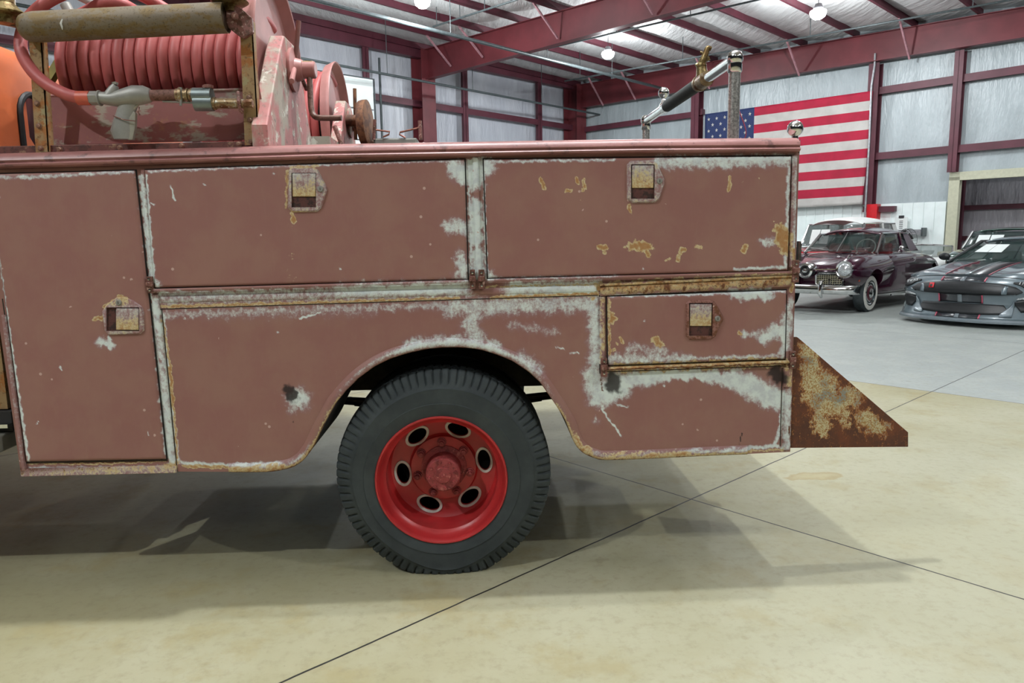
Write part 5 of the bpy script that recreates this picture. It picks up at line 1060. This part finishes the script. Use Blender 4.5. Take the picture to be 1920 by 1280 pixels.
for s in (1, -1):
    sec = [(.06, .15, .15, .76), (.12, .18, .19, .75), (.3, .215, .26, .72), (.6, .23, .30, .70), (1.0, .235, .31, .69), (1.5, .22, .28, .72), (2.1, .16, .2, .78), (2.5, .06, .1, .80)]
    mb = MB(); V = []; n = 20
    for v, ru, rz, zc in sec:
        for k in range(n): a = 2 * PI * k / n; V.append((s * (.655) + ru * math.cos(a), v, zc + rz * math.sin(a)))
    mb.add(V, [(i * n + k, i * n + (k + 1) % n, (i + 1) * n + (k + 1) % n, (i + 1) * n + k) for i in range(len(sec) - 1) for k in range(n)] + [tuple(range(n)), tuple((len(sec) - 1) * n + k for k in range(n))])
    o = mb.build('front_fender', M_['plum'], c, smooth=60); cut(o, [cyl_cut(s * .85, .84, .35, .40, .34)])
    mb = MB(); mb.lathe([(.001, -.075), (.06, -.062), (.10, -.035), (.122, .0), (.13, .03)], (s * .655, .07, .765), (0, 1, -.05), 28); mb.build('headlamp', M_['lens'], c)
    mb = MB(); mb.lathe([(.118, -.02), (.135, -.03), (.15, -.01), (.152, .03)], (s * .655, .07, .765), (0, 1, -.05), 28); mb.tube([(s * .66, .10, .91), (s * .66, .22, .99), (s * .66, .34, 1.0)], [.012, .026, .008], 8); mb.build('headlamp_rim', M_['chrome'], c)
    # grille half
    mb = MB(); gx = [(s * (.20 + .40 * (k / 11)), .05 + .06 * (k / 11)) for k in range(12)]
    for k, (u, v) in enumerate(gx): mb.box((u - .004, v - .0, .50 + (.03 if k in (0, 11) else 0)), (u + .004, v + .012, .67 - (.03 if k in (0, 11) else 0)))
    for z in (.50, .53, .56, .59, .62, .65): mb.beam((gx[0][0], .05, z), (gx[-1][0], .11, z), .010, .008)
    pts = [(gx[0][0] - s * .015, .045, z) for z in (.52, .66)] + [(gx[1][0], .05, .69), (gx[10][0], .105, .69), (gx[11][0] + s * .015, .11, .65), (gx[11][0] + s * .015, .11, .52), (gx[10][0], .105, .485), (gx[1][0], .05, .485), (gx[0][0] - s * .015, .045, .52)]
    mb.tube(pts, .013, 8); mb.build('grille', M_['chrome'], c)
    mb = MB(); mb.box((s * .16, .14, .47), (s * .62, .17, .72)); mb.build('grille_recess', M_['cardark'], c, smooth=0)
    mb = MB(); mb.beam((s * .14, .075, .755), (s * .5, .11, .765), .016, .016); mb.build('chrome_bar', M_['chrome'], c)
    mb = MB(); mb.lathe([(.02, 0), (.022, .05)], (s * .80, .30, .60), (0, 1, 0), 12, ); mb.box((s * .80 - .03, .26, .56), (s * .80 + .03, .34, .68)); mb.build('side_marker', M_['amber'], c, bevel=.01)
    car_wheel(c, s * .79, .84, .33, .17, s, 'white'); car_wheel(c, s * .80, 3.85, .345, .17, s, 'white')
    mb = MB(); mb.box((s * .885, 1.5, .25), (s * .905, 3.35, .275)); mb.build('sill_trim', M_['chrome'], c, smooth=0)
    mb = MB(); mb.tube([(s * .87, 1.75, 1.02), (s * .94, 1.70, 1.06)], .012, 8); mb.ball((s * .96, 1.68, 1.09), .05, 14, (1, .5, .9)); mb.build('door_mirror', M_['chrome'], c)
    mb = MB(); mb.tube([(s * .895, 2.45, .88), (s * .915, 2.5, .88), (s * .895, 2.6, .88)], .012, 8); mb.build('door_handle', M_['chrome'], c)
mb = MB(); mb.lathe([(.001, -.10), (.03, -.09), (.055, -.05), (.065, -.03), (.075, -.028), (.085, -.05), (.10, -.06), (.13, -.045), (.145, .0), (.145, .12)], (0, .06, .735), (0, 1, 0), 32); mb.build('bullet_nose', M_['chrome'], c)
mb = MB(); mb.lathe([(.066, -.033), (.088, -.052), (.086, -.056), (.064, -.04)], (0, .06, .735), (0, 1, 0), 32, closed=True); mb.build('nose_ring', M_['cardark'], c)
mb = MB(); P = [(-.89, .14), (-.85, .04), (-.72, -.05), (-.45, -.12), (0, -.15), (.45, -.12), (.72, -.05), (.85, .04), (.89, .14)]; P = spline([(u, v, .43) for u, v in P], 6); n = len(P); V = []
for p in P:
    for dv, dz in ((0, -.075), (-.035, -.05), (-.045, 0), (-.035, .05), (0, .075), (.03, .06), (.03, -.06)): V.append((p[0], p[1] + dv, p[2] + dz))
mb.add(V, [(i * 7 + k, i * 7 + (k + 1) % 7, (i + 1) * 7 + (k + 1) % 7, (i + 1) * 7 + k) for i in range(n - 1) for k in range(7)]); mb.build('front_bumper', M_['chrome'], c, smooth=60)
for u in (-.38, .38):
    mb = MB(); mb.tube([(u, -.15, .30), (u, -.20, .36), (u, -.21, .46), (u, -.18, .57), (u, -.12, .58)], [.02, .034, .034, .03, .02], 12); mb.build('bumper_guard', M_['chrome'], c)
mb = MB(); mb.box((-.62, -.20, .40), (-.12, -.185, .60)); mb.build('dealer_plate', M_['cream2'], c, smooth=0)
greenhouse(c, .66, .57, 1.36, 1.03, 1.80, 1.36, 3.0, 1.36, 3.5, 1.0, M_['plum'], M_['chrome'], M_['redleather'], crown=.07, bow=.12)
mb = MB(); mb.tube([(0, 1.25, 1.03), (0, 1.69, 1.38)], .012, 8); mb.build('windscreen_bar', M_['chrome'], c)
mb = MB(); P = [(.32 + .17 * math.cos(2 * PI * k / 20), 1.74 + .06 * math.sin(2 * PI * k / 20), 1.10 + .15 * math.sin(2 * PI * k / 20)) for k in range(21)]; mb.tube(P, .012, 6); mb.build('steering_wheel', M_['holewhite'], c)
for s in (-1, 1):
    mb = MB(); mb.tube([(s * .1, 1.31, 1.045), (s * .55, 1.36, 1.10)], .006, 6); mb.build('wiper', M_['chrome'], c)

# ---- lead grey sports coupe with racing stripes
g = car_root('grey_sports_coupe', -3.32, 11.85, 'lead grey modern sports coupe with black racing stripes, red badge and papers in its windscreen', -7)
K = .95
def vf(u, z):
    base = float(np.interp(z, [.09, .14, .2, .32, .42, .50, .56, .62, .68, .72, .76], [-.06, -.05, .0, .05, .03, .0, .01, .04, .09, .16, .30]))
    return base + .30 * (abs(u) / K) ** 2.6 + .35 * max(0, abs(u) - .8) ** 1.2
def hood(u, v): return float(np.interp(v, [.16, .30, .5, .8, 1.2, 1.5], [.725, .765, .80, .845, .885, .905])) - .10 * (abs(u) / K) ** 3 + .025 * math.exp(-((abs(u) - .62) / .16) ** 2)
mb = MB(); us = [K * (-1 + 2 * i / 40) for i in range(41)]; zs = [.12, .16, .2, .26, .32, .37, .42, .46, .50, .54, .58, .62, .66, .70, .72]; V = []
rowsg = []
for z in zs: rowsg.append([(u, vf(u, z), z - .07 * (abs(u) / K) ** 3 * (z > .5)) for u in us])
for v in (.22, .34, .5, .7, .95, 1.25, 1.5): rowsg.append([(u * (1 + .0 * v), max(v, vf(u, .72) + .02 + .001 * v), hood(u, v)) for u in us])
m = len(us); V = [p for r in rowsg for p in r]; mb.add(V, [(i * m + k, i * m + k + 1, (i + 1) * m + k + 1, (i + 1) * m + k) for i in range(len(rowsg) - 1) for k in range(m - 1)])
o = mb.build('front_clip', M_['lead'], g, smooth=50); q = o.modifiers.new('solid', 'SOLIDIFY'); q.thickness = .03; q.offset = -1
st = [(.62, body_prof(.90, .15, .70, .74)), (1.0, body_prof(.95, .14, .76, .84)), (1.5, body_prof(.955, .14, .82, .88)), (2.6, body_prof(.95, .14, .86, .90)), (3.4, body_prof(.97, .15, .88, .94)), (4.1, body_prof(.95, .18, .86, .93)), (4.6, body_prof(.88, .25, .78, .88)), (4.75, body_prof(.80, .32, .70, .8))]
loft(g, 'body', M_['lead'], st, cuts=[cyl_cut(.9, .92, .34, .385, .34), cyl_cut(-.9, .92, .34, .385, .34), cyl_cut(.9, 3.65, .34, .39, .34), cyl_cut(-.9, 3.65, .34, .39, .34)])
for s in (1, -1): car_wheel(g, s * .92, .92, .34, .26, s); car_wheel(g, s * .93, 3.65, .345, .28, s)
def fpatch(name, mat, poly, off=.008, th=.02, root=g, nn=14, parent=None, dz=True):
    """front view polygon strip list: [(u, z_bottom, z_top), ...] laid on the front surface"""
    mb = MB(); V = []; n = len(poly); r = 5
    for u, z0, z1 in poly:
        for j in range(r + 1):
            z = z0 + (z1 - z0) * j / r; V.append((u, vf(u, z) - off, z - .07 * (abs(u) / K) ** 3 * (z > .5)))
    mb.add(V, [(i * (r + 1) + j, (i + 1) * (r + 1) + j, (i + 1) * (r + 1) + j + 1, i * (r + 1) + j + 1) for i in range(n - 1) for j in range(r)])
    o = mb.build(name, mat, parent or g, smooth=50); q = o.modifiers.new('solid', 'SOLIDIFY'); q.thickness = th; q.offset = 0; return o
def fine(poly, n=8):
    out = []
    for a, b in zip(poly[:-1], poly[1:]): out += [tuple(a[i] + (b[i] - a[i]) * k / n for i in range(3)) for k in range(n)]
    return out + [poly[-1]]
gr_ = fpatch('grille', M_['cardark'], fine([(-.74, .55, .56), (-.66, .49, .61), (-.5, .475, .635), (0, .47, .65), (.5, .475, .635), (.66, .49, .61), (.74, .55, .56)]), .010)
for s in (-1, 1): fpatch('grille_fin', M_['lead'], [(s * .58, .485, .61), (s * .545, .485, .615), (s * .52, .48, .55)], .018, parent=gr_)
fpatch('red_badge', M_['red'], [(-.44, .55, .62), (-.37, .55, .62)], .022, parent=gr_)
fpatch('badge_mark', M_['cardark'], [(-.42, .565, .60), (-.39, .565, .60)], .034, parent=gr_)
lower = fpatch('lower_intake', M_['cardark'], fine([(-.62, .22, .23), (-.54, .20, .33), (-.3, .19, .335), (0, .185, .335), (.3, .19, .335), (.54, .20, .33), (.62, .22, .23)]), .010)
for s in (-1, 1):
    fpatch('side_intake', M_['cardark'], fine([(s * .93, .34, .39), (s * .86, .25, .42), (s * .74, .24, .41), (s * .66, .34, .38)]), .012)
    fpatch('indicator', M_['lens'], fine([(s * .90, .42, .455), (s * .80, .425, .455), (s * .68, .415, .43)]), .02)
    hl = fpatch('headlamp', M_['cardark'], fine([(s * .94, .60, .69), (s * .86, .585, .715), (s * .78, .60, .70), (s * .70, .64, .68), (s * .62, .655, .672)]), .012)
    for uu, zz, r in ((.87, .655, .034), (.80, .655, .03)):
        mb = MB(); mb.ball((s * uu, vf(uu, zz) - .012, zz - .07 * (uu / K) ** 3), r, 14, (1, .5, 1)); mb.build('lamp_lens', M_['lens'], hl)
    for k in range(3): fpatch('light_bar', M_['lens'], [(s * (.755 - .03 * k), .655, .69), (s * (.745 - .03 * k), .65, .685)], .026, parent=hl)
    mb = MB(); P = []
    fpatch('chin_wing', M_['lead'], fine([(s * .66, .17, .40), (s * .60, .17, .30), (s * .52, .17, .20)]), .02)
mb = MB(); V = []; n = 40
for i in range(n + 1):
    u = K * (-1 + 2 * i / n); v = vf(u, .14) - .07; 
    for dv, z in ((0, .075), (0, .10), (.04, .125), (.25, .13), (.25, .08)): V.append((u, v + dv, z))
mb.add(V, [(i * 5 + k, (i + 1) * 5 + k, (i + 1) * 5 + (k + 1) % 5, i * 5 + (k + 1) % 5) for i in range(n) for k in range(5)] + [(0, 1, 2, 3, 4), tuple(n * 5 + k for k in (4, 3, 2, 1, 0))]); mb.build('splitter', M_['stripe_g'], g, smooth=30)
def stripe(u0, u1, name, mat, off):
    for z0, z1 in ((.13, .19), (.345, .465), (.655, .715)): fpatch(name, mat, [(u0, z0, z1), ((u0 + u1) / 2, z0, z1), (u1, z0, z1)], off, th=.006)
    mb = MB(); V = []; vs = [.20, .24, .34, .5, .7, .95, 1.25, 1.48]
    for v in vs:
        for u in (u0, (u0 + u1) / 2, u1): V.append((u, v, hood(u, v) + off * .6 + .002 + (.004 if v < .3 else 0)))
    mb.add(V, [(i * 3 + k, (i + 1) * 3 + k, (i + 1) * 3 + k + 1, i * 3 + k + 1) for i in range(len(vs) - 1) for k in (0, 1)]); o = mb.build(name, mat, g, smooth=50); q = o.modifiers.new('solid', 'SOLIDIFY'); q.thickness = .003
stripe(-.28, .28, 'racing_stripe', M_['stripe'], .005); stripe(-.03, .03, 'centre_stripe', M_['stripe_g'], .010)
stripe(-.30, -.28, 'stripe_edge', M_['stripe_r'], .010); stripe(.28, .30, 'stripe_edge', M_['stripe_r'], .010)
mb = MB(); mb.tube([(u, vf(u, .722) - .004, .728 - .09 * (abs(u) / K) ** 3) for u in [K * .93 * (-1 + i / 20) for i in range(41)]], .006, 6); mb.build('bonnet_gap', M_['cardark'], g)
greenhouse(g, .80, .60, 1.42, .89, 2.12, 1.215, 3.2, 1.20, 4.2, .93, M_['lead'], M_['cardark'], M_['cardark'], crown=.05, bow=.16)
for s in (1, -1):
    mb = MB(); mb.ball((s * 1.02, 1.78, .95), .085, 16, (1.1, .6, .75)); mb.tube([(s * .90, 1.8, .88), (s * 1.0, 1.8, .92)], .02, 8); mb.build('door_mirror', M_['cardark'], g)
for u0 in (-.57, -.33):
    f0, f1 = .45, .85; mb = MB()
    def wsp(u, f): w_ = .77 * (1 - f) + .58 * f; uu = u * (w_ / .77); return (uu, 1.42 + .70 * f - .16 * (1 - (uu / w_) ** 2) - .012, .89 + .30 * f + .008)
    mb.prism([wsp(u0, f0), wsp(u0 + .23, f0), wsp(u0 + .23, f1), wsp(u0, f1)], (0, .006, -.004)); mb.build('windscreen_paper', M_['paper'], g, smooth=0)
mb = MB(); mb.prism([wsp(.46, .80), wsp(.62, .80), wsp(.62, .88), wsp(.46, .88)], (0, .006, -.004)); mb.build('red_sticker', M_['red'], g, smooth=0)

# ---- cars of the second row
def simple_car(root, paint, roofp, W_, L_, hz, rz, seat, roof=True, pu=(-.56, -.30), crown=.05, v0=1.3, v1=1.7, v2=2.9, v3=3.6, wt=.62, wheels=.32):
    st = [(.0, body_prof(W_ * .80, .30, hz - .18, hz - .10)), (.12, body_prof(W_ * .92, .24, hz - .08, hz - .03)), (.6, body_prof(W_, .2, hz - .02, hz + .03)), (v0, body_prof(W_, .2, hz + .02, hz + .06)), (v2, body_prof(W_, .2, hz + .03, hz + .05)), (L_ - .4, body_prof(W_ * .98, .22, hz, hz + .04)), (L_ - .05, body_prof(W_ * .9, .3, hz - .12, hz - .05)), (L_, body_prof(W_ * .8, .36, hz - .2, hz - .12))]
    loft(root, 'body', paint, st, cuts=[cyl_cut(s * W_, v, wheels, wheels + .05, .3) for s in (1, -1) for v in (.85, L_ - 1.0)])
    for s in (1, -1):
        for v in (.85, L_ - 1.0): car_wheel(root, s * (W_ - .03), v, wheels, .2, s)
        mb = MB(); mb.lathe([(.001, -.03), (.07, -.02), (.09, .01), (.09, .05)], (s * W_ * .7, .0, hz - .22), (0, 1, 0), 20); mb.build('headlamp', M_['lens'], root)
    mb = MB(); mb.box((-W_ * .5, -.015, hz - .35), (W_ * .5, .02, hz - .18)); mb.build('grille', M_['cardark'], root, smooth=0, bevel=.01)
    mb = MB(); mb.tube([(-W_, .12, .42), (-W_ * .8, -.05, .42), (W_ * .8, -.05, .42), (W_, .12, .42)], .05, 10); mb.build('front_bumper', M_['chrome'], root)
    if roof: greenhouse(root, W_ - .08, wt, v0, hz + .05, v1, rz - .06, v2, rz - .06, v3, hz + .05, roofp, M_['chrome'], seat, crown=crown, bow=.1)
    else:
        sheetquad((-W_ + .12, v0, hz + .05), (W_ - .12, v0, hz + .05), (-wt, v1, rz), (wt, v1, rz), 'windscreen', M_['cglass'], root, bow=.1)
        mb = MB(); mb.tube([(-W_ + .10, v0, hz + .04), (-wt, v1, rz - .02), (-wt * .6, v1 - .06, rz + .01), (0, v1 - .1, rz + .02), (wt * .6, v1 - .06, rz + .01), (wt, v1, rz - .02), (W_ - .10, v0, hz + .04)], .02, 10); mb.build('windscreen_frame', M_['chrome'], root)
        for s in (1, -1):
            mb = MB(); mb.box((s * .36 - .24, v1 + .55, hz - .1), (s * .36 + .24, v1 + .7, hz + .16)); mb.build('seat_back', seat, root, bevel=.05)
    for u0 in pu:
        def wp(u, f): return (u, v0 + (v1 - v0) * f - .1 * (1 - (u / W_) ** 2) - .015, hz + .05 + (rz - .06 - hz - .05) * f)
        mb = MB(); mb.prism([wp(u0, .1), wp(u0 + .24, .1), wp(u0 + .24, .75), wp(u0, .75)], (0, .006, 0)); mb.build('windscreen_paper', M_['paper'], root, smooth=0)
r = car_root('red_white_car', -8.35, 17.6, 'bright red car with a white roof parked behind the plum coupe')
simple_car(r, M_['redp'], M_['whitep'], .9, 4.8, .98, 1.66, M_['redleather'], crown=.12, wt=.72, v1=1.55, v2=3.6, v3=4.0)
w_ = car_root('white_convertible', -6.2, 17.7, 'low white open car with chrome windscreen frame behind the plum coupe tail')
simple_car(w_, M_['whitep'], None, .82, 4.2, .72, 1.03, M_['cream2'], roof=False, pu=(-.2, .06), v0=1.15, v1=1.45)
gn = car_root('green_car', -4.42, 17.3, 'dark green car parked directly behind the grey sports coupe')
simple_car(gn, M_['greenp'], M_['greenp'], .88, 4.6, .95, 1.42, M_['cardark'], wt=.74, v1=1.75, v2=3.4, v3=4.0)
# black drum fan in front of the liner wall
fp = np.array(onN(1697, 451, 22.8)); fan = empty('pedestal_fan', (fp[0], fp[1], 0), 'black round pedestal fan standing in front of the white liner wall', 'fan')
mb = MB()
for r_, h in ((.34, 0), (.34, .14), (.30, -.04), (.22, -.07), (.14, -.085), (.06, -.09)): mb.lathe([(r_, h - .006), (r_ + .008, h), (r_, h + .006), (r_ - .008, h)], fp, tuple(NV * .8 + DV * .6), 32, closed=True)
axf = Vector(tuple(NV * .8 + DV * .6)).normalized(); uf = axf.orthogonal().normalized(); wf = axf.cross(uf)
for k in range(24):
    a = 2 * PI * k / 24; dr = uf * math.cos(a) + wf * math.sin(a); F0 = Vector(tuple(fp)); mb.tube([F0 - axf * .09 + dr * .05, F0 - axf * .07 + dr * .22, F0 + dr * .34, F0 + axf * .14 + dr * .34], .004, 5)
mb.build('guard', M_['cardark'], fan)
mb = MB()
for k in range(4):
    a = 2 * PI * k / 4 + .3; dr = uf * math.cos(a) + wf * math.sin(a); dt = axf.cross(dr); F0 = Vector(tuple(fp)); mb.prism([F0 + dr * .05 - dt * .03 - axf * .02, F0 + dr * .30 - dt * .10 - axf * .03, F0 + dr * .31 + dt * .10 + axf * .04, F0 + dr * .05 + dt * .03 + axf * .02], tuple(axf * .006))
mb.lathe([(.001, -.05), (.05, -.04), (.06, .0), (.06, .12), (.001, .14)], fp, tuple(axf), 20); mb.build('blades', M_['dark'], fan)
mb = MB(); mb.tube([(fp[0], fp[1], .04), (fp[0], fp[1], fp[2] - .33)], .025, 10); mb.lathe([(.26, 0), (.26, .03), (.05, .06)], (fp[0], fp[1], 0), (0, 0, 1), 28); mb.build('stand', M_['cardark'], fan)
